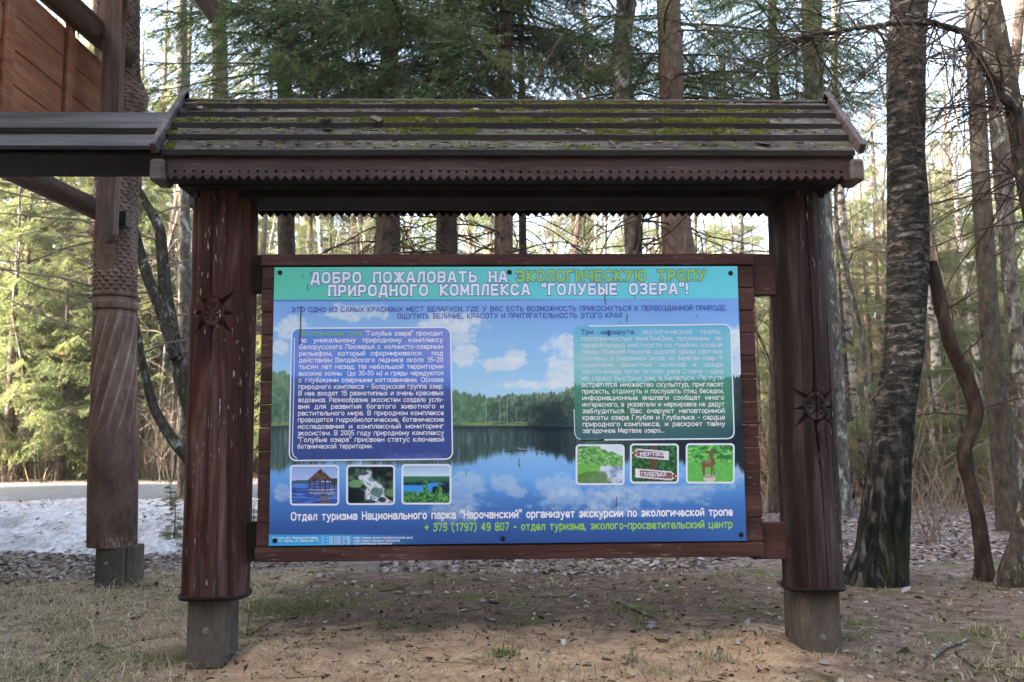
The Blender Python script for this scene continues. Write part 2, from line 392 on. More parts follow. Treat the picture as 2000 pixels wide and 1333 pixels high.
# ---- roof
XRl, XRr = P(333, 260, 4.7)[0], P(1648, 262, 4.7)[0]
rows = [304, 274, 251, 230, 214]; Ys = [4.555+.079*i for i in range(5)]
zf = [P(1000, y, Y)[2] for y, Y in zip(rows, Ys)]; zr = P(1000, 197, 4.95)[2]
roof_mb = MB()
def plank(mb, Y0, z0, Y1, z1, th, x0, x1):
    n = 60; xs = np.linspace(x0, x1, n)
    wv = .004*(fbm(xs*1.3, z0*17, o=3)-.5)*2; wt = .003*(fbm(xs*6, z0*31, o=3)-.5)*2
    fb = np.stack([xs, np.full(n, Y0)+wt, z0+wv], -1); ft = np.stack([xs, Y0+.002+wt, z0+th+wv], -1)
    bt = np.stack([xs, np.full(n, Y1), z1+.012+wv], -1); bb = np.stack([xs, np.full(n, Y1), z1-.03+wv], -1)
    m1 = ft+(bt-ft)*.04
    mb.grid(np.array([fb, ft]), 1, flip=True); mb.grid(np.array([ft, bt]), 0, flip=True); mb.grid(np.array([bb, fb]), 1, flip=True); mb.grid(np.array([bt, bb]), 1, flip=True)
    for e in (0, -1):
        q = np.array([fb[e], ft[e], bt[e], bb[e]]); mb.add(q, [[0, 1, 2, 3]] if e else [[3, 2, 1, 0]], 1)
tops = []
for i in range(5):
    Y1 = Ys[i+1]+.012 if i < 4 else 4.965; z1 = zf[i+1]-.004 if i < 4 else zr-.012
    plank(roof_mb, Ys[i], zf[i], Y1, z1, .032, XRl+rs.uniform(0, .012), XRr-rs.uniform(0, .012)); tops.append((Ys[i], zf[i]+.032, Y1, z1+.012))
n = 40
for i in range(5):   # far slope
    Y0 = 5.345-.079*i; Y1 = 5.345-.079*(i+1)-.004; z1 = (zf[i+1]-.004) if i < 4 else zr-.014
    a = [(XRl, Y0, zf[i]), (XRr, Y0, zf[i]), (XRr, Y1, z1-.03), (XRl, Y1, z1-.03), (XRl, Y0, zf[i]+.03), (XRr, Y0, zf[i]+.03), (XRr, Y1, z1+.01), (XRl, Y1, z1+.01)]
    v = np.array(a); roof_mb.add(v, [(0,1,2,3),(4,7,6,5),(0,4,5,1),(1,5,6,2),(2,6,7,3),(3,7,4,0)], 1)
roof = obj('roof', roof_mb, [w_roof, w_edge], board)
# ridge strip
mb = MB(); mb.box((XRl-.02, 4.935, zr-.012), (XRr+.01, 4.985, zr+.004)); obj('ridge_board', mb, w_barge, roof)
# moss cushions on the steps
moss_m = leafy('roof_moss', (.06, .075, .010), (.19, .20, .022), .25, 14, tcol=(1.2, 1.2, .5))
mb = MB()
spans = {4: [(380, 560, .25), (560, 1420, .9)], 3: [(400, 700, .1), (900, 1560, .6)], 2: [(340, 460, .5), (480, 700, .35), (700, 1500, 1.)], 1: [(330, 350, .9), (690, 800, .4), (780, 930, .95), (1160, 1500, .9), (1000, 1160, .2)], 0: [(325, 345, 1.), (1090, 1160, .35), (900, 1000, .12)]}
for i, sp in spans.items():
    Y0, z0, Y1, z1 = tops[i]
    for xa, xb, dn in sp:
        x0, x1 = P(xa, 250, (Y0+Y1)/2)[0], P(xb, 250, (Y0+Y1)/2)[0]
        k = int((x1-x0)*8000*dn)
        x = rs.uniform(x0, x1, k); f = rs.beta(1.3, 1.5, k); 
        keep = fbm(x*7, f*3+i*9, o=3, seed=3)+.25*(dn-.5) > .47; x = x[keep]; f = f[keep]; k = len(x)
        base = np.stack([x, Y0+(Y1-Y0)*f, z0+(z1-z0)*f], -1)
        h = rs.uniform(.002, .009, k)*(.15+1.7*sm(fbm(x*11, f*5, o=3, seed=6), .35, .7)); a = rs.uniform(0, 6.28, k); wv = rs.uniform(.002, .0055, k)
        tip = base+np.stack([rs.normal(0, .004, k), rs.normal(0, .004, k), h], -1)
        d = np.stack([np.cos(a)*wv, np.sin(a)*wv, 0*a], -1)
        mb.add(np.stack([base-d, base+d, tip], 1).reshape(-1, 3), np.arange(3*k).reshape(-1, 3))
obj('moss', mb, moss_m, roof)
# needles and crumbs caught on the steps
mb = MB()
for i in range(5):
    Y0, z0, Y1, z1 = tops[i]; k = 520; x = rs.uniform(XRl+.05, XRr-.05, k); f = rs.uniform(.05, .95, k); a = rs.uniform(0, 6.283, k); L = rs.uniform(.004, .028, k); h = rs.uniform(.0008, .0022, k)
    p = np.stack([x, Y0+(Y1-Y0)*f, z0+(z1-z0)*f+.003], -1); d = np.stack([np.cos(a)*L, np.sin(a)*L*.6, .3*np.sin(a)*L], -1); n_ = np.stack([-np.sin(a)*h, np.cos(a)*h, 0*a+h], -1)
    cc_ = np.array([(.16, .11, .07), (.07, .05, .035), (.26, .21, .16), (.10, .11, .03)])[rs.randint(4, size=k)]
    mb.add(np.stack([p-d-n_, p+d-n_, p+d+n_, p-d+n_], 1).reshape(-1, 3), np.arange(4*k).reshape(-1, 4), 0, np.repeat(cc_, 4, 0))
obj('needle_litter', mb, tinted('needle_litter', .9, .1), roof)
# barge boards
def barge(X, xo, th):
    mb = MB(); e = np.array([Ys[0]-.025, zf[0]+.012]); r_ = np.array([4.955, zr+.055]); d = (r_-e)/np.linalg.norm(r_-e); nn = np.array([-d[1], d[0]])
    o1 = e-nn*.012; o2 = r_-nn*.09; p1 = e+nn*.05; p2 = r_+nn*.01
    v = [(X, *o1), (X+th, *o1), (X+th, *o2), (X, *o2), (X, *p1), (X+th, *p1), (X+th, *p2), (X, *p2)]
    mb.hexa(v)
    v2 = [(x, 2*4.957-y, z) for x, y, z in v]; mb.hexa([v2[k] for k in (1, 0, 3, 2, 5, 4, 7, 6)])
    return obj('barge_board', mb, w_barge, board)
barge(XRl-.036, 0, .034); barge(XRr+.002, 0, .034)
# scalloped fascia boards
def fascia(x0, x1, Y, ztop, ztip, th, tooth, dep, hole=True):
    mb = MB(); n = int(round((x1-x0)/tooth)); w_ = (x1-x0)/n; band = w_*.95
    zn = ztip+dep; zb = zn+band
    mb.add([(x0, Y, zb), (x1, Y, zb), (x1, Y, ztop), (x0, Y, ztop), (x0, Y+th, zb-.001), (x1, Y+th, zb-.001), (x1, Y+th, ztop), (x0, Y+th, ztop)], [(0,1,2,3),(5,4,7,6),(3,2,6,7),(1,5,6,2),(4,0,3,7)])
    for i in range(n):
        xa = x0+i*w_; xb = xa+w_; xc = xa+w_/2; r = w_*.17*rs.uniform(.8, 1.15); cz = zn+w_*.42+rs.uniform(-.002, .002); cx = xc+rs.uniform(-.002, .002)
        zc = zn; out = [(xa, zc), (xc, zc), (xb, zc), (xb, (zc+zb)/2), (xb, zb), (xc, zb), (xa, zb), (xa, (zc+zb)/2)]
        an = [5*np.pi/4+q*np.pi/4 for q in range(8)]; inn = [(cx+r*math.cos(a), cz+r*math.sin(a)) for a in an]
        v = [(x, Y, z) for x, z in out]+[(x, Y, z) for x, z in inn]+[(x, Y+th*.8, z) for x, z in inn]
        f = [(q, (q+1) % 8, 8+(q+1) % 8, 8+q) for q in range(8)]+[(8+q, 8+(q+1) % 8, 16+(q+1) % 8, 16+q) for q in range(8)]
        mb.add(v, f); mb.add(v[16:], [(0, 1, 2, 3), (0, 3, 4, 7), (4, 5, 6, 7)], 1)
        tr = rs.uniform(-.002, .002)
        for A, B in ((xa, xc), (xc, xb)):
            tipx = xa if A == xa else xb
            L, Rr = (A, B)
            v = [(L, Y, zn), (Rr, Y, zn), (tipx, Y, ztip+tr), (L, Y+th, zn), (Rr, Y+th, zn), (tipx, Y+th, ztip+tr)]
            mb.add(v, [(0, 2, 1), (3, 4, 5)], 0); mb.add(v, [(0, 3, 5, 2), (1, 2, 5, 4)], 0)
        mb.add([(xa, Y+th, zn), (xb, Y+th, zn), (xb, Y+th, zb), (xa, Y+th, zb)], [(1, 0, 3, 2)])
    return mb
zft, zfb = P(1000, 306, 4.58)[2], P(1000, 352, 4.58)[2]
obj('fascia_board', fascia(XRl+.004, XRr-.002, 4.58, zft+.008, zfb, .026, .0485, .026), [w_fascia, w_beam_shade], board)
zbb = P(1000, 424, 5.33)[2]
obj('fascia_board', fascia(XRl+.004, XRr-.002, 5.315, zft+.008, zbb, .026, .0485, .026), [w_edge, w_beam_shade], board)
# beams under the roof
for y0, y1, z0, z1, x0, x1, mt in ((4.612, 4.72, zft-.115, zft-.005, XRl-.01, XRr+.01, w_beam_shade), (5.18, 5.30, zft-.115, zft-.005, XRl-.06, XRr+.06, w_barge)):
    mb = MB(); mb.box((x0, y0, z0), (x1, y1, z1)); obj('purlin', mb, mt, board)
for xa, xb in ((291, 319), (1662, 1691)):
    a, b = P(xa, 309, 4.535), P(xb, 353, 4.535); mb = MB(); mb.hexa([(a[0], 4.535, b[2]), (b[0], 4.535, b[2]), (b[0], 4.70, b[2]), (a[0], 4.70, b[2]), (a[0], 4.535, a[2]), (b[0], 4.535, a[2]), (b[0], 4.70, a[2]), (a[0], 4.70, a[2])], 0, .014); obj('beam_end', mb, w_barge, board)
mb = MB(); mb.box((lt[0]-.12, 4.84, zft-.155), (rt[0]+.12, 5.12, zft-.05)); obj('crossbeam', mb, w_beam_shade, board)
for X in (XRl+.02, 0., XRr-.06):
    mb = MB(); mb.box((X, 4.60, zft-.001), (X+.04, 5.31, zft+.04)); obj('tie_beam', mb, w_beam_shade, board)
mb = MB(); mb.box((XRl+.03, 4.75, zft-.118), (XRr-.03, 5.16, zft-.10)); obj('ceiling_board', mb, w_beam_shade, board)
# ================================================================ the printed poster
PC = np.array([(536, 523), (1440, 520), (1458, 1056), (525, 1067)], float)
C3 = np.array([P(x, y, YP) for x, y in PC])
px0, px1 = C3[[0, 3], 0].mean(), C3[[1, 2], 0].mean(); pz1, pz0 = C3[:2, 2].mean(), C3[2:, 2].mean()
KP = .93                                              # print colours: photographed tone -> pigment
def pig(c): return np.clip(lin(*c)*KP, 0, 1)
def projpx(V):
    d = (V-np.array([0, 0, CH]))@W; return CX-FPX*d[..., 0]/d[..., 2], CY+FPX*d[..., 1]/d[..., 2]
def lerp3(t, stops):
    t = np.asarray(t, float); xs = [s[0] for s in stops]; cs = np.array([s[1] for s in stops], float)
    return np.stack([np.interp(t, xs, cs[:, k]) for k in range(3)], -1)
def over(c, col, a): return c*(1-a[..., None])+np.asarray(col, float)*a[..., None]
def rbox(x, y, x0, y0, x1, y1, r):
    dx = np.abs(x-(x0+x1)/2)-(x1-x0)/2+r; dy = np.abs(y-(y0+y1)/2)-(y1-y0)/2+r
    return np.hypot(np.maximum(dx, 0), np.maximum(dy, 0))+np.minimum(np.maximum(dx, dy), 0)-r
def blob(x, y, cx, cy, rx, ry, sd=0, thr=.5):
    r = np.hypot((x-cx)/rx, (y-cy)/ry); n = fbm(x/30., y/22., o=5, seed=sd)
    n2 = fbm(x/9., y/7., o=4, seed=sd+60); return sm(1.15-r+1.5*(n-.5)+.6*(n2-.5), .08, .62)*(.72+.28*sm(n2, .3, .7))
def paint(x, y):
    hz = 832.
    c = lerp3(y, [(585, (128, 168, 240)), (640, (140, 184, 246)), (720, (158, 202, 250)), (hz, (196, 220, 250))])
    side = sm(x, 880, 1440)
    c = over(c, (112, 158, 238), .55*side*sm(y, 800, 600))
    for q in ((900, 650, 42, 44, 1), (870, 632, 70, 24, 9), (905, 695, 26, 22, 6), (985, 712, 50, 13, 2), (1010, 698, 22, 16, 13), (1100, 676, 52, 30, 3), (1108, 728, 42, 34, 4), (1060, 752, 80, 9, 8), (1450, 700, 34, 50, 5), (1440, 660, 30, 20, 6), (560, 640, 40, 22, 7), (700, 612, 70, 16, 11), (545, 680, 20, 26, 12)):
        c = over(c, (226, 228, 248), .8*blob(x, y, *q[:4], sd=q[4]))
    # far shore
    top = np.interp(x, [520, 560, 600, 700, 780, 860, 890, 910, 960, 1000, 1040, 1080, 1110, 1300, 1420, 1460], [726, 730, 742, 756, 752, 752, 764, 768, 776, 772, 770, 766, 760, 742, 738, 734])
    rag = 12*(fbm(x/9., 2.2, o=3)-.5)+6*(vn(x/2.3, 4.)-.5)+4*(vn(x/1.2, 6.)-.5)
    tree = sm(y-top-rag, -1, 1.5)*(y < hz)
    tn = .55*fbm(x/7., y/10., o=4, seed=4)+.45*fbm(x/2.2, y/4.5, o=3, seed=5); tn = .5+(tn-.5)*1.5-.004*(y-790)
    near = np.exp(-((x-900)/60)**2)+np.exp(-((x-540)/60)**2)*.7
    tc = lerp3(tn, [(.2, (58, 80, 78)), (.5, (92, 116, 104)), (.8, (134, 154, 138))])
    tc = over(tc, (96, 140, 110), np.clip(.5*near, 0, 1)); tc = over(tc, (30, 44, 54), np.clip(.75*np.exp(-((x-1075)/50)**2)*sm(y, 770, 800)+.8*sm(x, 1415, 1445), 0, 1))
    c = over(c, tc, tree)
    tr = (np.abs(((x*.071+.3*vn(x/20., 1.)) % 1)-.5) < .035)*(y > 778)*(x < 1010)*(vn(x/11., 7.) > .55)
    c = over(c, (196, 206, 204), .5*tr*tree)
    bank = sm(y, hz-10, hz-6)*sm(-y, -hz-2, -hz+1)*sm(fbm(x/14., y/4., o=3, seed=8), .25, .5)*(x < 1030)
    c = over(c, (140, 158, 110), .85*bank)
    # water
    wt = sm(y, hz-1, hz+1)
    wc = lerp3(y, [(hz, (150, 190, 244)), (890, (138, 186, 248)), (940, (104, 160, 238)), (990, (72, 120, 200)), (1030, (56, 94, 170)), (1067, (46, 78, 146))])
    wc = over(wc, (70, 116, 196), .5*sm(x, 1250, 1450)*sm(y, 960, 1040)); wc = over(wc, (140, 188, 250), .45*np.exp(-((x-985)/90)**2)*sm(-y, -980, -900))
    for q in ((905, 968, 52, 42, 21), (880, 1000, 60, 26, 22), (990, 940, 34, 18, 23), (1090, 950, 50, 26, 24), (1160, 975, 110, 26, 25), (1290, 960, 130, 26, 26), (1190, 1000, 80, 14, 30), (1400, 925, 60, 40, 27), (555, 960, 18, 22, 28), (1010, 958, 20, 16, 29), (730, 905, 70, 10, 31)):
        wc = over(wc, (206, 212, 236), .5*blob(x, y, *q[:4], sd=q[4]))
    rt = np.interp(x, [520, 540, 600, 700, 790, 870, 920, 960, 1010, 1050, 1080, 1120, 1300, 1420, 1440, 1460], [922, 918, 908, 902, 915, 912, 905, 888, 884, 880, 892, 902, 905, 900, 915, 930])
    rr = 16*(fbm(x/8., 12., o=3)-.5)+7*(vn(x/2.0, 14.)-.5)
    ref = sm(rt+rr-y, -7, 9)
    rn = fbm(x/4., y/26., o=4, seed=14)
    rc = lerp3(rn, [(.2, (58, 78, 84)), (.55, (80, 102, 104)), (.85, (106, 130, 126))])
    rc = over(rc, (28, 40, 54), np.clip(.8*np.exp(-((x-1075)/55)**2)+.85*sm(x, 1150, 1300)+.6*np.exp(-((y-hz)/9)**2), 0, 1))
    wc = over(wc, rc, ref)
    c = over(c, wc, wt)
    log = np.abs(y-(880+.04*(x-990))-2*np.sin(x/17)) < 1.3
    c = over(c, (60, 70, 84), .8*log*(x > 985)*(x < 1125)); c = over(c, (150, 164, 184), .8*(np.abs(y-(875.5+.16*(x-1010))) < 1.)*(x > 1010)*(x < 1062))
    # header band
    yb = np.interp(x, [530, 1445], [586, 583])
    hd = sm(yb-y, -.6, .6); hc = lerp3(x, [(530, (94, 196, 184)), (800, (104, 204, 208)), (1100, (106, 204, 230)), (1445, (104, 202, 236))])
    c = over(c, (64, 92, 196), .8*np.exp(-((y-yb-1.5)/1.6)**2)*sm(-x, -1300, -700)); c = over(c, hc, hd)
    # left text panel
    d = rbox(x, y, np.interp(y, [640, 900], [570, 565]), np.interp(x, [567, 884], [641, 639]), np.interp(y, [640, 900], [880, 884]), 899, 14)
    pc = lerp3(y, [(640, (92, 132, 224)), (740, (84, 126, 228)), (790, (66, 88, 176)), (899, (60, 78, 154))])
    pc = over(pc, (138, 140, 226), .7*sm(fbm(x/90.+1, y/70., o=3, seed=33)+.35*sm(x, 640, 860)-.004*(y-640)*.5, .42, .75)*sm(-y, -800, -740))
    pc = over(pc, (62, 74, 146), .55*tree); pc = over(pc, (108, 110, 210), .6*blob(x, y, 800, 896, 70, 14, 35))
    c = over(c, pc, .93*sm(-d, -.6, .6))
    # right text panel, fading at its left side
    d = rbox(x, y, np.interp(y, [636, 858], [1119, 1123]), np.interp(x, [1120, 1430], [637, 633]), np.interp(y, [636, 858], [1427, 1434]), 858, 13)
    pc = lerp3(y, [(635, (104, 178, 222)), (700, (126, 192, 212)), (745, (116, 190, 204)), (790, (74, 132, 124)), (858, (70, 108, 124))])
    pc = over(pc, (160, 204, 206), .6*blob(x, y, 1180, 700, 90, 40, 41)); pc = over(pc, (66, 132, 116), .85*sm(y-np.interp(x, [1120, 1430], [752, 737])-rag, -1, 2)*sm(-y, -840, -780))
    pc = over(pc, (52, 86, 104), .5*sm(x, 1300, 1430)*sm(y, 800, 850))
    c = over(c, pc, .9*sm(-d, -.6, .6))
    # contact strip
    st = sm(y, 1044.3, 1045.6)*sm(-x, -860, -640)
    c = over(c, (62, 172, 240), .96*st)
    mot = fbm(x/160., y/120., o=3, seed=50)
    return np.clip(c*(.96+.08*mot)[..., None]*np.array([.985, 1.01, .975]), 0, 255)
NU, NV = 620, 372
U, Vv = np.meshgrid(np.linspace(px0, px1, NU), np.linspace(pz0, pz1, NV))
V = np.stack([U, np.full_like(U, YP), Vv], -1); X_, Y_ = projpx(V)
mb = MB(); mb.grid(V, 0, pig(paint(X_, Y_)))
e = .003
mb.add([(px0, YP, pz0), (px1, YP, pz0), (px1, YP, pz1), (px0, YP, pz1), (px0, YP+e, pz0), (px1, YP+e, pz0), (px1, YP+e, pz1), (px0, YP+e, pz1)], [(0,4,5,1),(1,5,6,2),(2,6,7,3),(3,7,4,0)], 0, (.3, .3, .3))
print_m = tinted('printed_vinyl', .36, .2)
poster = obj('poster', mb, print_m, board)
# wood behind the poster's edge: give it a carrier sheet
mb = MB(); mb.box((px0+.004, YP+.0035, pz0+.004), (px1-.004, 4.879, pz1-.004)); obj('carrier_sheet', mb, black_metal, board)
def ink(name, c, g=1.):
    m, t, b, o = new_mat(name); b.inputs['Base Color'].default_value = (*np.clip(pig(c)*g, 0, .9), 1); b.inputs['Roughness'].default_value = .4; b.inputs['Specular IOR Level'].default_value = .3; return m
white_ink = ink('white_ink', (238, 240, 252)); pale_ink = ink('pale_ink', (206, 218, 246)); green_ink = ink('green_ink', (150, 205, 92)); navy_ink = ink('navy_ink', (44, 66, 170)); outline_ink = ink('outline_ink', (70, 96, 186)); lilac_ink = ink('lilac_ink', (222, 232, 255)); rgreen_ink = ink('soft_green_ink', (128, 196, 110))
# ---- stroke lettering (x, y digit pairs; y: A=10 B=11 C=12, w x v below the line)
GL = {
'А':'8|00 3A 5A 80;13 73','Б':'7|7A 0A 00 50 71 74 55 05','В':'7|00 0A 5A 79 76 55 05;55 74 71 50 00','Г':'6|00 0A 6A','Д':'8|0w 01 81 8w;11 3A 7A 71','Е':'7|7A 0A 00 70;05 65',
'Ж':'A|5A 50;0A 55 00;AA 55 A0','З':'7|09 2A 5A 79 77 55 35;55 73 71 50 20 01','И':'7|0A 00 7A 70','Й':'7|0A 00 7A 70;2C 3B 4B 5C','К':'7|0A 00;7A 05 70','Л':'7|00 11 2A 7A 70','М':'8|00 0A 42 8A 80',
'Н':'7|0A 00;7A 70;05 75','О':'8|20 02 08 2A 6A 88 82 60 20','П':'7|00 0A 7A 70','Р':'7|00 0A 5A 79 75 54 04','С':'8|88 6A 2A 08 02 20 60 82','Т':'8|0A 8A;4A 40','У':'8|0A 44;8A 30 10','Ф':'A|5A 50;29 08 04 22 82 A4 A8 89 29',
'Х':'8|0A 80;8A 00','Ц':'8|0A 00 80 8w;7A 70','Ч':'7|0A 06 14 74;7A 70','Ш':'A|0A 00 A0 AA;5A 50','Щ':'B|0A 00 B0 Bw;5A 50;AA A0','Ы':'9|0A 00 40 62 64 46 06;9A 90','Ь':'7|0A 00 50 72 74 56 06','Э':'8|08 2A 5A 88 82 50 20 02;35 85','Ю':'B|0A 00;05 45;60 42 48 6A 9A B8 B2 90 60','Я':'7|70 7A 2A 08 07 25 75;35 00',
'а':'6|06 17 57 66 60;64 14 03 01 10 40 62','б':'6|6A 29 05 02 20 40 62 64 46 16 04','в':'6|00 07 47 66 54 04;54 63 61 50 00','г':'5|00 07 57','д':'7|0w 00 70 7w;10 27 67 60','е':'6|03 63 65 47 27 05 02 20 50 61','ж':'8|47 40;07 44 00;87 44 80','з':'6|06 17 47 66 54 24;54 63 61 40 10 01',
'и':'6|07 00 67 60','й':'6|07 00 67 60;2A 39 49 5A','к':'6|07 00;67 04 60','л':'6|00 11 27 67 60','м':'8|00 07 41 87 80','н':'6|07 00;67 60;04 64','о':'6|20 02 05 27 47 65 62 40 20','п':'6|00 07 67 60','р':'6|0x 07 47 65 62 40 00','с':'6|66 47 27 05 02 20 40 61',
'т':'6|07 67;37 30','у':'6|07 31;67 2x 0x','ф':'8|4A 4x;27 05 02 20 60 82 85 67 27','х':'6|07 60;67 00','ц':'7|07 00 70 7w;67 60','ч':'6|07 04 13 63;67 60','ш':'8|07 00 80 87;47 40','щ':'9|07 00 90 9w;47 40;87 80','ъ':'7|07 27 20 60 71 73 54 24','ы':'8|07 00 40 52 53 44 04;87 80','ь':'6|07 00 50 61 63 54 04','э':'6|06 17 47 65 62 40 10 01;23 63','ю':'9|07 00;04 34;50 32 35 57 77 95 92 70 50','я':'6|60 67 17 06 04 13 63;23 00',
'0':'6|20 02 08 2A 4A 68 62 40 20','1':'5|18 4A 40','2':'6|08 2A 4A 68 66 00 60','3':'6|09 1A 4A 69 67 46 26;46 64 62 40 10 01','4':'7|50 5A 03 73','5':'6|6A 1A 05 46 64 62 40 10 01','7':'6|0A 6A 20','8':'6|25 07 09 1A 5A 69 67 45 25 03 01 10 50 61 63 45','9':'6|10 40 62 68 4A 2A 08 06 24 44 66',
'.':'1|00 01','!':'1|0A 04;01 00',',':'1|01 0w','-':'4|04 44','(':'3|3B 08 02 3w',')':'3|0B 38 32 0w','"':'3|0B 08;3B 38','+':'6|05 65;38 32','|':'1|0B 0w',' ':'4|'}
YV = {'A': 10, 'B': 11, 'C': 12, 'w': -2, 'x': -3, 'v': -1}
def gv(ch): return YV[ch] if ch in YV else int(ch)
GP = {}
for k, s in GL.items():
    wd, st = s.split('|'); GP[k] = (gv(wd), [np.array([(gv(p[0]), gv(p[1])) for p in q.split()], float) for q in st.split(';') if q])
def soften(pl, cl):
    # round the obtuse corners of a stroke, keep the square ones
    if len(pl) < 4: return pl
    out = [] if cl else [pl[0]]; n = len(pl)
    rng_ = range(0, n-1) if cl else range(1, n-1)
    for i in rng_:
        a, b, c = pl[(i-1) if i else n-2], pl[i], pl[i+1]
        u, v = b-a, c-b; lu, lv = np.hypot(*u), np.hypot(*v); co = (u@v)/(lu*lv)
        if co > .35: k = .30; out += [b-u*k, b+v*k] if min(lu, lv) > .5 else [b]
        else: out.append(b)
    if cl: out.append(out[0])
    else: out.append(pl[-1])
    return np.array(out)
def text_width(s, lw, gap): return sum(GP[ch][0]+lw+gap for ch in s)-gap if s else 0
def letter(mb, s, x0, x1, yb0, yb1, cap, lw=1.7, gap=1.0, m=0, y_off=.0016, serif=0., justify=True, colours=None, grow=0.):
    """one line of lettering on the poster: from pixel x0 to x1, baseline yb0 -> yb1"""
    A = P(x0, yb0, YP); B = P(x1, yb1, YP) if x1 else None
    u = cap/FPX*YP/10./.975
    if serif: gap += serif
    nat = text_width(s, lw, gap)*u
    if serif: nat += 3*u*s.count(' ')
    kx, wsp, gsp = 1., 0., 0.
    if x1:
        Wd = B[0]-A[0]; ex = Wd-nat; ns = s.count(' ')
        if ex < 0 or not justify: kx = Wd/nat
        else:
            wsp = min(ex/max(ns, 1), 9*u) if ns else 0; gsp = max(0, ex-wsp*ns)/max(len(s)-1, 1)
            if gsp > 1.2*u: kx = 1.08
            if kx > 1: gsp = max(0, Wd-nat*kx-wsp*ns)/max(len(s)-1, 1)
        sl = (B[2]-A[2])/(B[0]-A[0])
    else: sl = (yb1-yb0)*0
    x = A[0]; cnt = 0; h = (lw+grow)/2
    for ci, ch in enumerate(s):
        wd, st = GP[ch]; mm = m if colours is None else colours[ci]
        qv = []; qf = []
        def seg(a, b, ext0, ext1, hh, lay):
            d = b-a; L = np.hypot(*d); d = d/(L+1e-9); n = np.array([-d[1], d[0]])*hh
            a2 = a-d*ext0; b2 = b+d*ext1
            k0 = len(qv)
            for p in (a2-n, b2-n, b2+n, a2+n): qv.append((*p, lay))
            qf.append((k0, k0+1, k0+2, k0+3))
        lay = 0
        for pl in st:
            cl = len(pl) > 2 and np.allclose(pl[0], pl[-1]); pl = soften(pl, cl)
            for q in range(len(pl)-1):
                e0 = h*.55 if (q > 0 or cl) else h*(.9 if grow else .75); e1 = h*.55 if (q < len(pl)-2 or cl) else h*(.9 if grow else .75)
                seg(pl[q], pl[q+1], e0, e1, h, lay); lay += 1
            if serif and ch not in '!"':
                for en, pv in ((pl[0], pl[1]), (pl[-1], pl[-2])):
                    if cl: continue
                    if en[1] in (0, 10) and abs(pv[1]-en[1]) > 2:
                        seg(en+np.array([-serif-.5, 0.]), en+np.array([serif+.5, 0.]), grow/2+.35, grow/2+.35, .55+grow/2, lay); lay += 1
                    elif abs(pv[0]-en[0]) > 2:
                        seg(en+np.array([0, -.9]), en+np.array([0, .9]), grow/2+.2, grow/2+.2, .5+grow/2, lay); lay += 1
        if qv:
            q = np.array(qv); xx = x+(q[:, 0]+(lw+serif)/2)*u*kx; zz = A[2]+sl*(xx-A[0])+q[:, 1]*u
            mb.add(np.stack([xx, YP-y_off-.00006*q[:, 2], zz], -1), qf, mm)
        x += (wd+lw+gap)*u*kx+gsp+((wsp+(3*u*kx if serif else 0)) if ch == ' ' else 0)
    return x
# heading
for nm, grow, off, cols in (('heading_outline', 1.25, .0012, [0]*60), ('heading_lettering', 0, .0030, None)):
    mb = MB()
    l1 = 'ДОБРО ПОЖАЛОВАТЬ НА'; 
    letter(mb, l1, 606, 990, 552.5, 550, 18.2, 2.5, .8, 0, off, 1.35, grow=grow)
    letter(mb, 'ЭКОЛОГИЧЕСКУЮ ТРОПУ', 1007, 1377, 549, 547.5, 18.6, 2.5, .8, 0 if grow else 1, off, 1.35, grow=grow)
    letter(mb, 'ПРИРОДНОГО КОМПЛЕКСА "ГОЛУБЫЕ ОЗЕРА"!', 640, 1344, 577.5, 573.5, 18.4, 2.5, .8, 0, off, 1.35, grow=grow)
    obj(nm, mb, [outline_ink] if grow else [lilac_ink, green_ink], poster)
mb = MB()
letter(mb, 'ЭТО ОДНО ИЗ САМЫХ КРАСИВЫХ МЕСТ БЕЛАРУСИ, ГДЕ У ВАС ЕСТЬ ВОЗМОЖНОСТЬ ПРИКОСНУТЬСЯ К ПЕРВОЗДАННОЙ ПРИРОДЕ,', 569, 1420, 609.8, 606.3, 8.8, 1.7, 1.4)
letter(mb, 'ОЩУТИТЬ ВЕЛИЧИЕ, КРАСОТУ И ПРИТЯГАТЕЛЬНОСТЬ ЭТОГО КРАЯ', 776, 1215, 622.6, 620.8, 8.8, 1.7, 1.4)
obj('subtitle_lettering', mb, navy_ink, poster)
LP = ['Экологическая тропа "Голубые озера" проходит','по уникальному природному комплексу','Белорусского Поозерья с холмисто-озерным','рельефом, который сформировался  под','действием Валдайского ледника около 15-20','тысяч лет назад. На небольшой территории','высокие холмы  (до 30-50 м) и гряды чередуются','с глубокими озерными котловинами. Основа','природного комплекса - Болдукская группа озер.','В нее входят 15 разнотипных и очень красивых','водоемов. Разнообразие экосистем создало усло-','вия для развития богатого животного и','растительного мира. В природном комплексе','проводятся гидробиологические, ботанические','исследования и комплексный мониторинг','экосистем. В 2005 году природному комплексу','"Голубые озера" присвоен статус ключевой','ботанической территории.']
mb = MB(); lb_y = np.interp(range(18), [0, 17], [656.1, 876.3])
for i, s in enumerate(LP):
    f = i/17.; xl = 584.8-3.6*f; xr = 865.2+2.2*f
    letter(mb, s, xl, 728 if i == 17 else xr, lb_y[i], lb_y[i]-.9, 8.3, 1.6, 1.1, 0, justify=True, colours=[1 if (i == 0 and q < 19) else 0 for q in range(len(s))])
obj('left_paragraph_lettering', mb, [white_ink, rgreen_ink], poster)
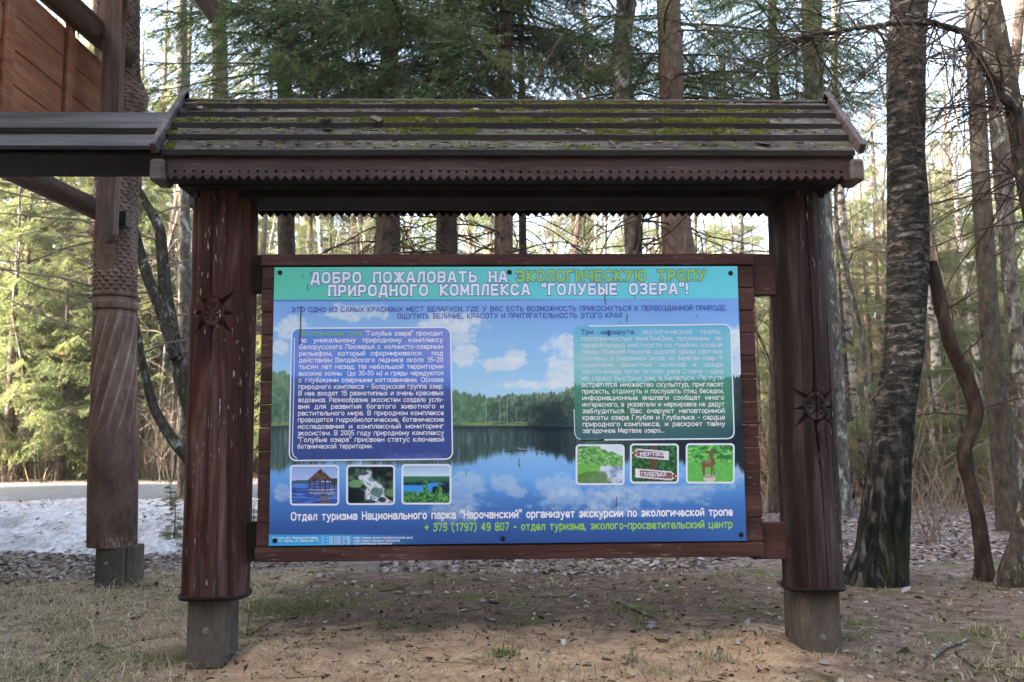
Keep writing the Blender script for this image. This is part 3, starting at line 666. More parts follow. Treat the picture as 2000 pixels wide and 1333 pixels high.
RP = ['Три маршрута экологической тропы,','протяженностью 4км|7км|3км, проложены  по','пересеченной местности по гребню озовой','гряды (бывшая панская дорога) среди светлых','сосновых и смешанных лесов, по берегам озер. У','подножия лесистых склонов и среди','заболоченных лугов петляет река Страча - одна','из самых быстрых рек в Беларуси. По пути','встретятся множество скульптур, пригласят','присесть, отдохнуть и послушать птиц беседки,','информационные аншлаги сообщат много','интересного, а указатели и маркировка не дадут','заблудиться. Вас очаруют неповторимой','красоты озера Глубля и Глубелька - сердце','природного комплекса, и раскроет тайну','загадочное Мертвое озеро...']
mb = MB(); rb_y = np.interp(range(16), [0, 15], [652.6, 845.4])
for i, s in enumerate(RP):
    f = i/15.; xl = 1134.7+3.5*f; xr = 1409.4+7.3*f
    letter(mb, s, xl, 1298 if i == 15 else xr, rb_y[i]+.3, rb_y[i]-.6, 8.3, 1.6, 1.1, 0, colours=[2 if (i == 0 and q < 12) else (0 if i > 7 else 1) for q in range(len(s))])
obj('right_paragraph_lettering', mb, [white_ink, pale_ink, navy_ink], poster)
mb = MB()
letter(mb, 'Отдел туризма Национального парка "Нарочанский" организует экскурсии по экологической тропе', 568, 1431, 1016, 1006.6, 13.2, 2.15, .9)
obj('footer_lettering', mb, white_ink, poster)
mb = MB()
letter(mb, '+ 375 (1797) 49 807 - отдел туризма, эколого-просветительский центр', 829, 1431, 1037.4, 1030.6, 13.2, 2.1, .9)
obj('telephone_lettering', mb, green_ink, poster)
mb = MB()
for s, xa, xb, y in (('Минская обл., Мядельский район,', 533, 622, 1053), ('к.п. Нарочь, ул. Ленинская, 11', 544, 622, 1058.6), ('+ 375 (1797) 49 807 - отдел туризма, эколого-просветительский центр', 638, 806, 1052.6), ('+ 375 (1797) 47 108 - отдел охраны природных комплексов', 638, 781, 1058.3), ('+ 375 (1797) 37 140  - Константиновское лесничество', 638, 766, 1064)):
    letter(mb, s, xa, xb, y, y-.4, 3.9, 1.8, 1.0)
a, b = P(631, 1046, YP), P(631, 1066, YP); mb.add([(a[0]-.0012, YP-.0016, b[2]), (a[0]+.0012, YP-.0016, b[2]), (a[0]+.0012, YP-.0016, a[2]), (a[0]-.0012, YP-.0016, a[2])], [(0, 1, 2, 3)])
obj('contact_lettering', mb, white_ink, poster)
# ---- hairline borders
def rr_path(x0, y0, x1, y1, r, n=7):
    pts = []
    for cx, cy, a0 in ((x1-r, y0+r, -90), (x1-r, y1-r, 0), (x0+r, y1-r, 90), (x0+r, y0+r, 180)):
        for q in range(n+1):
            a = math.radians(a0+90*q/n); pts.append((cx+r*math.cos(a), cy+r*math.sin(a)))
    return pts
def border(mb, pts, wd, closed=True, yo=.0022, m=0):
    q = np.array([P(x, y, YP) for x, y in pts]); c = q.mean(0)
    h = wd/FPX*YP/2
    t = (np.roll(q, -1, 0)-np.roll(q, 1, 0)) if closed else np.gradient(q, axis=0)
    t /= np.linalg.norm(t, axis=1)[:, None]; nn = np.stack([t[:, 2], 0*t[:, 0], -t[:, 0]], -1)
    o_, i_ = q+nn*h, q-nn*h; o_[:, 1] = i_[:, 1] = YP-yo; k = len(q)
    vv = np.vstack([o_, i_]); r = range(k if closed else k-1)
    f = [(a, (a+1) % k, k+(a+1) % k, k+a) for a in r]; mb.add(vv, f, m)
    n0 = np.cross(vv[f[0][1]]-vv[f[0][0]], vv[f[0][2]]-vv[f[0][0]])
    if n0[1] > 0: mb.f[-1] = mb.f[-1][:, ::-1]
def warp(pts, c4):
    """unit rounded box in the corner quadrilateral TL TR BR BL"""
    c4 = np.array(c4, float); x0, y0 = c4[0]; x1, y1 = c4[2]; out = []
    for x, y in pts:
        u, v = (x-x0)/(x1-x0), (y-y0)/(y1-y0); p = (1-u)*(1-v)*c4[0]+u*(1-v)*c4[1]+u*v*c4[2]+(1-u)*v*c4[3]; out.append(p)
    return out
mb = MB(); c4 = [(570, 642), (880, 640), (884, 897), (565, 900)]
border(mb, warp(rr_path(570, 642, 884, 897, 14), c4), 2.6)
border(mb, [(575, 660), (574, 760), (571, 880), (573, 890), (580, 896)], 1.6, False)
c4 = [(1119, 638), (1427, 634), (1434, 857), (1122, 860)]
pr = warp(rr_path(1119, 638, 1434, 857, 13), c4)
border(mb, [(1150, 637.5)]+pr[:17]+[(1180, 859.4)], 2.6, False)
border(mb, [(1180, 859.4), (1136, 859.5), (1127, 856), (1122.5, 848), (1121, 800)], 1.5, False)
obj('text_box_border', mb, lilac_ink, poster)
# ---- six small photographs
def thumb_paint(kind, u, v):     # u right, v down, 0..1
    n = fbm(u*9, v*9, o=5, seed=len(kind)); n2 = fbm(u*26, v*26, o=3, seed=2)
    if kind == 'pavilion':
        c = lerp3(v, [(0, (140, 172, 236)), (.43, (178, 196, 240))])
        c = over(c, (70, 96, 160), sm(v, .44, .45)); wv = fbm(u*5, v*38, o=3)
        c = over(c, lerp3(wv, [(.3, (34, 62, 150)), (.7, (98, 136, 216))]), sm(v, .455, .465))
        c = over(c, (70, 96, 120), ((v > .40-.03*np.sin(u*6)) & (v < .455)).astype(float)); c = over(c, (52, 84, 66), ((u > .83) & (v > .28+.1*n2) & (v < .47)).astype(float))
        rf = (v > .09) & (v < .40) & (np.abs(u-.62) < (v-.09)*.92)
        c = over(c, lerp3(n2, [(.3, (64, 52, 56)), (.7, (116, 94, 92))]), rf.astype(float))
        for x in (.40, .49, .61, .72, .80, .90): c = over(c, (60, 44, 46), ((np.abs(u-x) < .012) & (v > .38) & (v < .68)).astype(float))
        for y in (.53, .62, .70): c = over(c, (170, 168, 178) if y > .6 else (96, 84, 96), ((np.abs(v-y-.05*np.abs(u-.62)*-1) < .014) & (u > .38) & (u < .92)).astype(float))
        c = over(c, (150, 156, 178), .8*((v > .68+.2*np.abs(u-.62)*.0) & (v < .74) & (u > .38) & (u < .92)).astype(float)*n2*1.5)
        pier = (v > .70) & (np.abs(u-.70) < .06+.24*(v-.7)) ; c = over(c, lerp3(fbm(u*4, v*30, o=2), [(.3, (60, 62, 84)), (.7, (130, 134, 160))]), pier.astype(float))
    elif kind == 'waterfall':
        c = lerp3(n, [(.3, (16, 26, 36)), (.5, (40, 62, 58)), (.7, (84, 118, 92))])
        cx = .30+.42*v+.05*np.sin(v*14); wd = .10+.16*v
        f = sm(wd-np.abs(u-cx), -.03, .05)*sm(v, .06, .2); c = over(c, lerp3(n2+.25*n, [(.35, (84, 110, 130)), (.62, (214, 226, 240))]), f)
        for x, y, rx, ry, cl in ((.18, .47, .17, .10, (120, 168, 120)), (.92, .70, .12, .10, (110, 150, 100)), (.15, .78, .22, .2, (18, 24, 38)), (.74, .88, .08, .07, (24, 32, 48)), (.33, .2, .12, .06, (60, 80, 84)), (.5, .93, .1, .06, (40, 52, 66)), (.62, .68, .13, .12, (80, 112, 112))):
            c = over(c, cl, .85*sm(1.1-np.hypot((u-x)/rx, (v-y)/ry)+.5*(n-.5), 0, .25))
    elif kind == 'forest lake':
        c = lerp3(v, [(0, (150, 190, 232)), (.29, (206, 224, 244))])
        c = over(c, lerp3(v+.1*(n-.5), [(.28, (66, 132, 124)), (.42, (54, 108, 84)), (.5, (24, 46, 60))]), sm(v, .29, .31))
        lk = sm(.62-v+.12*(u < .3)*0+.05*(n-.5)-.12*sm(u, .45, .95), 0, .03)*sm(v-.5-.05*np.sin(u*7)+.02*n2, 0, .03); c = over(c, (64, 146, 232), lk)
        c = over(c, (60, 150, 236), ((v > .52) & (v < .74-.1*u) & (u < .62)).astype(float))
        fr = sm(v-.74+.14*n2+.1*np.abs(u-.4)*0-.22*np.exp(-((u-.77)/.12)**2)*1.4-.04*np.sin(u*40)*0+.0, 0, .03); fr = np.maximum(fr, sm(v-.68+.18*(n2-.3)-.0, .04, .1))
        c = over(c, lerp3(n2, [(.3, (36, 84, 56)), (.55, (74, 140, 80)), (.75, (120, 180, 96))]), np.maximum(fr, ((np.abs(u-.76) < .22*(v-.38)) & (v > .38)) | ((np.abs(u-.48) < .05) & (v > .4) & (v < .68))))
        c = over(c, (24, 30, 36), sm(v, .9, 1.)*.6)
    elif kind == 'river':
        c = lerp3(n2, [(.3, (72, 132, 72)), (.55, (118, 178, 106)), (.75, (160, 208, 150))])
        c = over(c, (214, 226, 244), sm(.05+.5*(u-.45)-v+.12*(n-.5), 0, .03)*(u > .5))
        c = over(c, lerp3(n, [(.3, (96, 170, 76)), (.7, (140, 198, 104))]), sm(v-.50+.04*np.sin(u*9), 0, .02)*sm(.70-v+.06*(n-.5), 0, .02))
        riv = sm(v-.46-.38*(1-u)*sm(-u, -.75, -.2)-.10*(u < .5)-.03*(n-.5), 0, .02); wa = lerp3(n, [(.3, (126, 150, 190)), (.6, (206, 218, 242))])
        c = over(c, wa, riv*sm(v, .5, .56)); c = over(c, (88, 128, 70), sm(v-.6, 0, .1)*sm(.62+.5*(v-.6)-u*1.0+.2*(n2-.5), 0, .1)*sm(v-.66+.1*(n-.5), -.02, .04)*.8); c = over(c, (110, 184, 84), ((v > .5) & (v < .78-.5*u)).astype(float))
    elif kind == 'arrow signs':
        c = lerp3(n2, [(.3, (30, 66, 48)), (.55, (52, 104, 66)), (.75, (82, 140, 90))])
        c = over(c, (104, 72, 62), ((np.abs(u-.48) < .07)).astype(float)*.9)
        for (x0, x1, y, s) in ((.03, .80, .27, 1), (.10, .97, .78, -1)):
            yy = y+.05*(u-.5)*2*1; hh = .115
            tip = (u-x0)/.12 if s > 0 else (x1-u)/.12
            h2 = np.where(tip < 1, hh*np.clip(tip, 0, 1), hh); ins = (u > x0) & (u < x1) & (np.abs(v-yy) < h2); c = over(c, (222, 226, 236), ins.astype(float))
            ri = (u > x0+.1) & (u < x1-.1) & (np.abs(v-yy) < hh-.035); c = over(c, (128, 84, 92), ri.astype(float)*.9)
            c = over(c, (166, 58, 66), ((np.abs(v-yy) < .045) & ((u-x0 > .03) & (u-x0 < .09) if s > 0 else (x1-u > .03) & (x1-u < .09))).astype(float))
    else:
        c = lerp3(n2, [(.3, (70, 150, 74)), (.55, (104, 190, 96)), (.75, (150, 216, 130))]); c = over(c, (100, 184, 92), .75*sm(v, .42, .52)); c = over(c, (36, 90, 56), .7*sm(n, .5, .62)*sm(-v, -.42, -.35))
        st = np.hypot((u-.49)/.13, (v-.87)/.10) < 1; c = over(c, (206, 204, 194), st.astype(float)); c = over(c, (170, 166, 158), ((np.abs(u-.49) < .13) & (v > .80) & (v < .87)).astype(float))
        body = (np.hypot((u-.45)/.145, (v-.51)/.085) < 1) | (np.hypot((u-.465)/.075, (v-.215)/.034) < 1)
        body = body | ((np.abs(u-(.50+(v-.24)*.30)) < .03+.05*np.clip(v-.24, 0, 1)) & (v > .22) & (v < .52))
        for x, k_ in ((.345, .06), (.385, -.02), (.525, .0), (.56, .08)): body = body | ((np.abs(u-x-k_*(v-.55)) < .017-.012*(v-.5)) & (v > .5) & (v < .81))
        for x, k_ in ((.505, -.5), (.53, -.8)): body = body | ((np.abs(u-x-k_*(v-.2)) < .011) & (v > .11) & (v < .22))
        c = over(c, (122, 92, 76), body.astype(float)); c = over(c, (170, 138, 116), ((np.hypot((u-.45)/.08, (v-.47)/.03) < 1)).astype(float)*.6)
    return np.clip(c, 0, 255)
TH = [('pavilion', (567, 909, 662, 987)), ('waterfall', (677, 909, 771, 986)), ('forest lake', (785, 907.5, 881, 985)), ('river', (1125, 869, 1219, 947)), ('arrow signs', (1231, 867.5, 1325, 944)), ('deer statue', (1340, 867, 1434, 944))]
for kind, (x0, y0, x1, y1) in TH:
    xs = np.linspace(x0+2, x1-2, 100); ys = np.linspace(y1-2, y0+2, 84); XX, YY = np.meshgrid(xs, ys)
    d = W@np.stack([(XX.ravel()-CX)/FPX, -(YY.ravel()-CY)/FPX, -np.ones(XX.size)]); tt = (YP-.0014)/d[1]
    V = np.stack([d[0]*tt, np.full(XX.size, YP-.0014), CH+d[2]*tt], -1).reshape(84, 100, 3)
    mb = MB(); mb.grid(V, 0, pig(thumb_paint(kind, (XX-x0)/(x1-x0), (YY-y0)/(y1-y0))))
    border(mb, rr_path(x0+1, y0+1, x1-1, y1-1, 6), 3.6, yo=.0024, m=1)
    if kind == 'arrow signs':
        letter(mb, 'МЕРТВОЕ', 1250, 1302, 890.5, 890.5, 6.5, 2.0, .5, 1, .0028); letter(mb, 'ГЛУБЕЛЬКА', 1252, 1301, 930, 930.5, 6.5, 2.0, .5, 1, .0028)
    o = obj('photograph', mb, [print_m, lilac_ink], poster); o['label'] = 'small printed picture of a '+{'pavilion': 'wooden pavilion on a lake', 'waterfall': 'rocky waterfall', 'forest lake': 'forest lake from above', 'river': 'green river bank', 'arrow signs': 'pair of carved arrow signs', 'deer statue': 'deer statue on a pedestal'}[kind]
# ---- screws, dirt runs on the poster
for x, y in ((547, 533), (995, 532), (1427, 534), (537, 1056), (982, 1052), (1447, 1044)):
    p = P(x, y, YP-.001); mb = MB(); mb.tube([p, p+np.array([0, -.004, 0]), p+np.array([0, -.008, 0])], [.014, .0135, .008], 12, frame=(1, 0, 0)); mb.tube([p+np.array([0, -.008, 0]), p+np.array([0, -.011, 0])], [.005, .004], 6, frame=(1, 0, 0)); obj('screw', mb, black_metal, board, smooth=False)
dirt = plain('dried_dirt', (.05, .02, .03), .8)
mb = MB()
for pts, wd in (([(588, 598), (587.5, 630), (586, 660), (585.5, 674)], 2.2), ([(601, 556), (601, 569)], 1.4), ([(608, 531), (606, 540)], 1.4), ([(591, 536), (591, 542)], 1.2), ([(1182, 571), (1181, 580), (1182, 590), (1184, 596)], 1.8), ([(1238, 572), (1240, 583)], 1.2), ([(1225, 613), (1224, 621), (1225, 629)], 1.6), ([(1189, 645), (1189, 657)], 1.6), ([(1223, 786), (1221, 815)], 1.8), ([(635, 822), (635, 838), (636.5, 852)], 1.6), ([(1014, 896), (1013, 905), (1016, 914)], 1.6), ([(1204, 970), (1203, 997)], 1.2), ([(1179, 745), (1181, 757)], 1.2), ([(912, 920), (910, 930)], 1.), ([(734, 1022), (733, 1030)], 1.), ([(1360, 615), (1362, 620)], 1.2), ([(1212, 628), (1211, 633)], 1.2)):
    border(mb, pts, wd, False, .0034)
for k in range(90):
    x, y = rs.uniform(530, 1450), rs.uniform(525, 1060); s = rs.uniform(.4, 1.1); border(mb, [(x, y), (x+rs.uniform(-1, 1), y+s*2)], s, False, .0034)
obj('dirt_marks', mb, dirt, poster)
# ================================================================ the carved gate at the left
w_carved = weathered('carved_log', (.085, .052, .04), (.185, .122, .096), (.27, .20, .172), True)
w_carved2 = weathered('carved_log_plain', (.085, .052, .04), (.185, .122, .096), (.27, .20, .172))
w_gate = wood('gate_board_brown', (.07, .042, .034), (.145, .088, .072), (.20, .145, .128), 'z', .6, .1)
w_rail = wood('rail_log', (.03, .016, .011), (.085, .046, .032), (.14, .088, .068), 'y', .6, .1)
w_panel = wood('gate_panel_orange', (.17, .055, .022), (.26, .09, .038), (.32, .15, .085), 'y', .6, .2)
w_canopy = wood('canopy_plank', (.045, .040, .040), (.085, .078, .078), (.13, .122, .124), 'x', .7, 0)
GY = 7.5
gp_t, gp_b = P(232, 0, GY), P(219, 1070, GY)
gate = thing('wooden_gate', 'carved log gate with orange board panel and plank canopy beside the road', 'gate', (gp_b[0], GY, 0))
def carved_pole():
    th = np.linspace(-np.pi, np.pi, 300); zb = P(219, 1072, GY-.19)[2]; zt = 5.3
    zz = np.linspace(zb, zt, 1300); T, Z = np.meshgrid(th, zz)
    z = lambda y: P(225, y, GY-.19)[2]
    R0 = .185
    rad = R0*np.interp(zz, [zb, z(960), z(850), z(700), z(590), z(450), z(330), z(180), z(60), zt], [1.06, 1.07, 1.04, 1.0, .98, .98, .99, 1.02, 1.0, .95])[:, None]*np.ones_like(T)
    d = .003*(fbm(T*8, Z*1.5, o=3, seed=3)-.5)
    # spiral flutes
    zl, zh = z(860), z(595)
    ph = (T*R0-(Z-zl)*.27)/.088; q = np.abs((ph % 1)-.5)*2
    wn = sm(Z, zl-.02+.08*vn(np.floor(ph), 2.), zl+.12+.1*vn(np.floor(ph), 2.))*sm(-Z, -zh, -zh+.12)
    d += wn*(.022*(1-q)**1.0+.012*np.exp(-((q-.97)/.05)**2))
    # two bands of scooped notches
    sc = np.abs(np.sin(T*R0/.055*np.pi/2*1.3))
    for yb in (578, 604):
        zc = z(yb); d += .022*np.exp(-((Z-zc-.006*sc)/(.010))**2)
        d += .006*sc*np.exp(-((Z-zc+.022)/.013)**2)
    # fish-scale texture above, a smooth hewn face with a round bottom in front
    sz = .034; row = np.floor(Z/sz); cx = ((T*R0*1.0/.075+.5*(row % 2)) % 1)-.5; cz = (Z/sz) % 1
    scale = np.clip(1-(2.0*np.abs(cx))**2*.9-cz*.75, -.4, 1)
    face = sm(np.hypot((T+.18)/.62, (np.minimum(Z-z(500), 0))/(.13))-1, -.03, .05)
    up = sm(Z, z(572), z(566))
    d += up*face*(.013*(1-scale))
    d += up*(1-face)*.022
    # knobs on the right side
    for (yy, tt, amp, sz2) in ((180, 1.35, .10, .16), (322, 1.45, .03, .10), (548, 1.35, .022, .06), (443, -1.5, .07, .05), (60, -1.3, .03, .12)):
        d -= amp*np.exp(-((Z-z(yy))/sz2)**2-((T-tt)*R0/(sz2*.8))**2)
    d += .012*np.exp(-((T+.55+.02*np.sin(Z*3))*R0/.004)**2)*sm(-Z, -z(880), -z(900))
    rad = rad-d
    f = ((Z-gp_b[2])/(gp_t[2]-gp_b[2]))[..., None]; ax = gp_b*(1-f)+gp_t*f
    V = ax+np.stack([rad*np.sin(T), -rad*np.cos(T), 0*T], -1); V[..., 2] = Z
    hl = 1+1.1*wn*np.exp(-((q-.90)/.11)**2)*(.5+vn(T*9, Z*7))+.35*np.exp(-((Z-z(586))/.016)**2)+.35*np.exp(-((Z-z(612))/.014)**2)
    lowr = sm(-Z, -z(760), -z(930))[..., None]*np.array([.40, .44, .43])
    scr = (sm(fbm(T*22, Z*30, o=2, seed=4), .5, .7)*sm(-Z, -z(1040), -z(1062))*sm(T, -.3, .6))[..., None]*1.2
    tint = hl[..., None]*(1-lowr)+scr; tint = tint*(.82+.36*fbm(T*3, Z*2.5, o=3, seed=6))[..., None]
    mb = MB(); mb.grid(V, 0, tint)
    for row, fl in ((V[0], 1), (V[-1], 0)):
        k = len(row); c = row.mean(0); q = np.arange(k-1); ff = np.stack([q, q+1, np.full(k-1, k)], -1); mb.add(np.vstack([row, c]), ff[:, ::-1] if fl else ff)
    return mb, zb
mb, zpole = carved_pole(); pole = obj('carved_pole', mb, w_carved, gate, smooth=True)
a, b = P(185, 1100, GY-.15), P(256, 1100, GY-.15)
mb = MB(); mb.hexa([(a[0], a[1], -.1), (b[0]-.05, a[1]-.02, -.1), (b[0]-.05, a[1]+.26, -.1), (a[0], a[1]+.26, -.1), (a[0], a[1], zpole+.01), (b[0]-.05, a[1]-.02, zpole+.01), (b[0]-.05, a[1]+.26, zpole+.01), (a[0], a[1]+.26, zpole+.01)], 0, .01)
mb.box((b[0]-.049, a[1]+.02, -.1), (b[0]+.02, a[1]+.22, zpole+.008)); obj('footing', mb, w_foot, pole)
bolt(pole, P(208, 1100, GY-.152), .016)
# second pole, just out of frame, that carries the other ends
PX2 = np.array([-3.68, 5.60])
mb = MB(); mb.tube([(PX2[0], PX2[1], -.1), (PX2[0], PX2[1], 2.5), (PX2[0], PX2[1], 5.3)], [.19, .18, .17], 24); obj('carved_pole', mb, w_carved2, gate, smooth=True)
# rails running along the gate
Ze = GY-.26
def rail(pa, pb, r):
    mb = MB(); n = 20; f = np.linspace(0, 1, n)[:, None]; q = pa*(1-f)+pb*f
    mb.tube(q, r*(1+.03*(vn(np.linspace(0, 9, n), 1)-.5)), 20); return obj('rail', mb, w_rail, gate, smooth=True)
up = P(238, 104, Ze); dn = P(205, 418, Ze); dr = np.array([-.075, -1, 0.])
rail(up+np.array([0, .06, 0]), np.array([up[0]-.13, PX2[1]-.1, up[2]]), .105)
rail(dn, np.array([dn[0]-.12, PX2[1]+.05, dn[2]]), .085)
# clamp board and its brackets
Yc = 6.74
a, b = P(190, 340, Yc), P(226, 340, Yc)
zc0 = P(205, 472, Yc)[2]
mb = MB(); prof = [(a[0], 5.2), (a[0], zc0+.07)]+[((a[0]+b[0])/2-math.cos(q)*(b[0]-a[0])/2, zc0+.07-math.sin(q)*.07) for q in np.linspace(.2, np.pi-.2, 7)]+[(b[0], zc0+.07), (b[0], 5.2)]
k = len(prof)
mb.add([(x, Yc, z) for x, z in prof]+[(x, Yc+.09, z) for x, z in prof], [(q, (q+1) % k, k+(q+1) % k, k+q) for q in range(k)])
c = np.array(prof).mean(0); c[1] = 4; mb.add([(x, Yc, z) for x, z in prof]+[(c[0], Yc, c[1])], [(q, k, (q+1) % k) for q in range(k)])
obj('clamp_board', mb, w_gate, gate)
for (x0, y0, x1, y1) in ((228, 96, 253, 126), (216, 415, 250, 444)):
    q, r = P(x0, y0, Ze+.02), P(x1, y1, Ze+.02); mb = MB(); mb.box((q[0], Ze-.03, r[2]), (r[0], Ze+.09, q[2])); mb.tube([((q[0]+r[0])/2+.03, Ze-.03, (q[2]+r[2])/2+.01), ((q[0]+r[0])/2+.03, Ze-.045, (q[2]+r[2])/2+.01)], .014, 8)
    obj('bracket', mb, black_metal, gate)
# orange board panel, facing the board, in the plane of the rails
Xp = P(199, 120, 7.15)[0]
zp1 = P(197, 120, 7.15)[2]; zp0 = 3.40
bp = MB(); hs = np.linspace(zp0, zp1, 5)
for i in range(4):
    ya = 5.62; yb = 7.15
    bp.hexa([(Xp-.03-.25*0, ya, hs[i]+.002), (Xp+.25*0, ya, hs[i]+.002), (Xp, yb, hs[i]+.002), (Xp-.03, yb, hs[i]+.002), (Xp-.03, ya, hs[i+1]-.002), (Xp, ya, hs[i+1]-.002), (Xp, yb, hs[i+1]-.002), (Xp-.03, yb, hs[i+1]-.002)], 0, .006)
pn = obj('board_panel', bp, w_panel, gate)
for px in (129, 8):
    d = P(px, 150, 1.); Yb = Xp/d[0]
    mb = MB(); mb.box((Xp+.002, Yb-.05, zp0-.02), (Xp+.035, Yb+.05, zp1+.03)); obj('batten', mb, w_panel, pn)
# plank canopy across the front of the pole
xr = P(336, 260, 5.34)[0]; xl = -6.5
cY = [5.22, 5.38]; cz = [P(150, 292, 5.22)[2], P(150, 260, 5.38)[2]]; czr = P(150, 218, 5.55)[2]
mb = MB()
plank(mb, cY[0], cz[0], cY[1]+.02, cz[1]-.004, .026, xl, xr); plank(mb, cY[1], cz[1], 5.56, czr-.012, .036, xl, xr)
mb.add([(xl, 5.56, czr-.02), (xr, 5.56, czr-.02), (xr, 5.76, cz[0]), (xl, 5.76, cz[0])], [(0, 1, 2, 3)], 1)
obj('canopy', mb, [w_canopy, w_edge], gate)
zcb = P(150, 346, 5.72)[2]
mb = MB(); mb.box((xl, 5.25, zcb), (xr-.02, 5.72, cz[0]-.003)); obj('canopy_beam', mb, w_beam_shade, gate)
# high gable roof of the gate; only the low corner shows
mb = MB(); e0, e1 = P(413, 48, 7.28), P(427, 8, 7.28); dsl = np.array([-.55, 0, .62]); 
q = [e0, e1, e1+dsl*2, e0+dsl*2]; bk = [v-np.array([0, 3.6, 0]) for v in q]
mb.add(np.array(q+bk), [(0,1,2,3),(7,6,5,4),(0,4,5,1),(1,5,6,2),(2,6,7,3),(3,7,4,0)])
obj('gable_roof', mb, w_rail, gate)
# ================================================================ the ground
def gz(x, y):
    x = np.asarray(x, float); y = np.asarray(y, float)
    near = sm(-y, -16, -9)
    h = .05*(fbm(x*.7, y*.7, o=3, seed=2)-.5)*near+.028*(fbm(x*3, y*3, o=3, seed=4)-.5)*near+.012*(fbm(x*11, y*11, o=3, seed=5)-.5)*sm(-y, -11, -7)
    for cx, cy, a, s in ((lb[0]+.34, 5.15, .05, .36), (lb[0]-.3, 5.3, .05, .34), (rb[0]-.34, 5.15, .06, .34), (rb[0]+.38, 5.1, .05, .34), (gp_b[0]+.35, 7.6, .07, .35), (0, 6.1, .05, 1.4)):
        h = h+a*np.exp(-((x-cx)**2+(y-cy)**2)/s**2)
    for cx, cy, tz in ((lb[0], 4.9, .0), (rb[0]+.02, 4.93, .035), (gp_b[0], 7.4, .0)):
        w_ = np.exp(-((x-cx)**2+(y-cy)**2)/.30**2); h = h*(1-w_)+tz*w_
    h = h+.07*np.exp(-((x-lb[0]-.24)/.10)**2-((y-4.95)/.22)**2)+.05*np.exp(-((x-rb[0]+.22)/.12)**2-((y-5.0)/.2)**2)
    h = h+.35*(fbm(x*.12, y*.12, o=3, seed=11)-.5)*sm(y, 26, 45)-.0*x
    return h
def ground_material():
    m, t, b, o = new_mat('forest_ground')
    pos = coords(t, (1, 1, 1), 'Position'); sx = t.nodes.new('ShaderNodeSeparateXYZ'); t.links.new(pos, sx.inputs[0]); X, Yc = sx.outputs[0], sx.outputs[1]
    def ss(v, a, b_):
        n = t.nodes.new('ShaderNodeMapRange'); n.interpolation_type = 'SMOOTHSTEP'; t.links.new(v, n.inputs[0]); n.inputs[1].default_value = a; n.inputs[2].default_value = b_; return n.outputs[0]
    n1 = noise(t, pos, 1.6, 5, .6); n2 = noise(t, pos, 9, 6, .65); n3 = noise(t, pos, 60, 4, .7); n4 = noise(t, pos, .5, 3, .5)
    wob = math_(t, 'MULTIPLY', math_(t, 'SUBTRACT', n1, .5), 2.2)
    Yw = math_(t, 'ADD', Yc, wob); Xw = math_(t, 'ADD', X, wob)
    dirt_c = ramp(t, n2, [(.3, (.075, .05, .037)), (.5, (.15, .106, .08)), (.7, (.24, .18, .14))])
    sand = ramp(t, n2, [(.28, (.26, .155, .088)), (.5, (.43, .28, .168)), (.72, (.54, .385, .25))])
    c = dirt_c
    litter = ramp(t, n2, [(.3, (.11, .085, .072)), (.5, (.21, .17, .15)), (.7, (.32, .275, .25))])
    c = mix(t, ss(Yw, 7.4, 8.6), c, litter)
    soil = ramp(t, n2, [(.3, (.065, .044, .032)), (.55, (.125, .088, .064)), (.7, (.19, .142, .108))])  # soil zone under the board; its darker tone carries the board's shade
    c = mix(t, math_(t, 'MULTIPLY', math_(t, 'MULTIPLY', ss(Yw, 5.3, 6.0), math_(t, 'SUBTRACT', 1., ss(Yw, 7.2, 8.4))), math_(t, 'MULTIPLY', ss(Xw, -2.1, -1.2), math_(t, 'SUBTRACT', 1., ss(Xw, 1.6, 2.4)))), c, soil)
    grassc = ramp(t, n2, [(.3, (.15, .105, .068)), (.5, (.29, .225, .15)), (.7, (.41, .34, .24))])
    g = math_(t, 'MULTIPLY', math_(t, 'SUBTRACT', 1., ss(Xw, -1.9, -1.3)), math_(t, 'SUBTRACT', 1., ss(Yw, 7.6, 8.6)))
    c = mix(t, g, c, grassc)
    sandm = math_(t, 'MULTIPLY', math_(t, 'MULTIPLY', ss(Xw, -2.2, -1.3), math_(t, 'SUBTRACT', 1., ss(Xw, 1.5, 2.2))), math_(t, 'SUBTRACT', 1., ss(Yw, 5.15, 5.9)))
    c = mix(t, sandm, c, sand)
    ms = noise(t, pos, 2.4, 6, .68); mz = math_(t, 'MULTIPLY', ramp(t, ms, [(.53, 0.), (.63, .85)]), math_(t, 'SUBTRACT', 1., ss(Yw, 8, 9)))
    mz = math_(t, 'MULTIPLY', mz, math_(t, 'SUBTRACT', 1., math_(t, 'MULTIPLY', sandm, .75)))
    c = mix(t, mz, c, ramp(t, n3, [(.3, (.045, .055, .016)), (.7, (.13, .135, .04))]))
    c = mix(t, ss(Yc, 24, 34), c, ramp(t, n2, [(.3, (.14, .10, .065)), (.7, (.32, .24, .16))]))
    c = mix(t, .8, c, ramp(t, n3, [(.3, .55), (.5, 1.), (.72, 1.45)]), 'MULTIPLY')
    t.links.new(c, b.inputs['Base Color']); b.inputs['Roughness'].default_value = .95; b.inputs['Specular IOR Level'].default_value = .1
    bump(t, b, math_(t, 'ADD', n3, n2), .9, .02); return m
xs = np.concatenate([-np.geomspace(120, 5, 40)[:-1], np.linspace(-5, 5, 330), np.geomspace(5, 120, 40)[1:]])
ys = np.concatenate([np.linspace(-60, 2.5, 14)[:-1], np.linspace(2.5, 9, 260), np.geomspace(9, 140, 90)[1:]])
XX, YY = np.meshgrid(xs, ys); V = np.stack([XX, YY, gz(XX, YY)], -1); mb = MB(); mb.grid(V)
tag(obj('ground', mb, ground_material(), smooth=True), kind='structure')
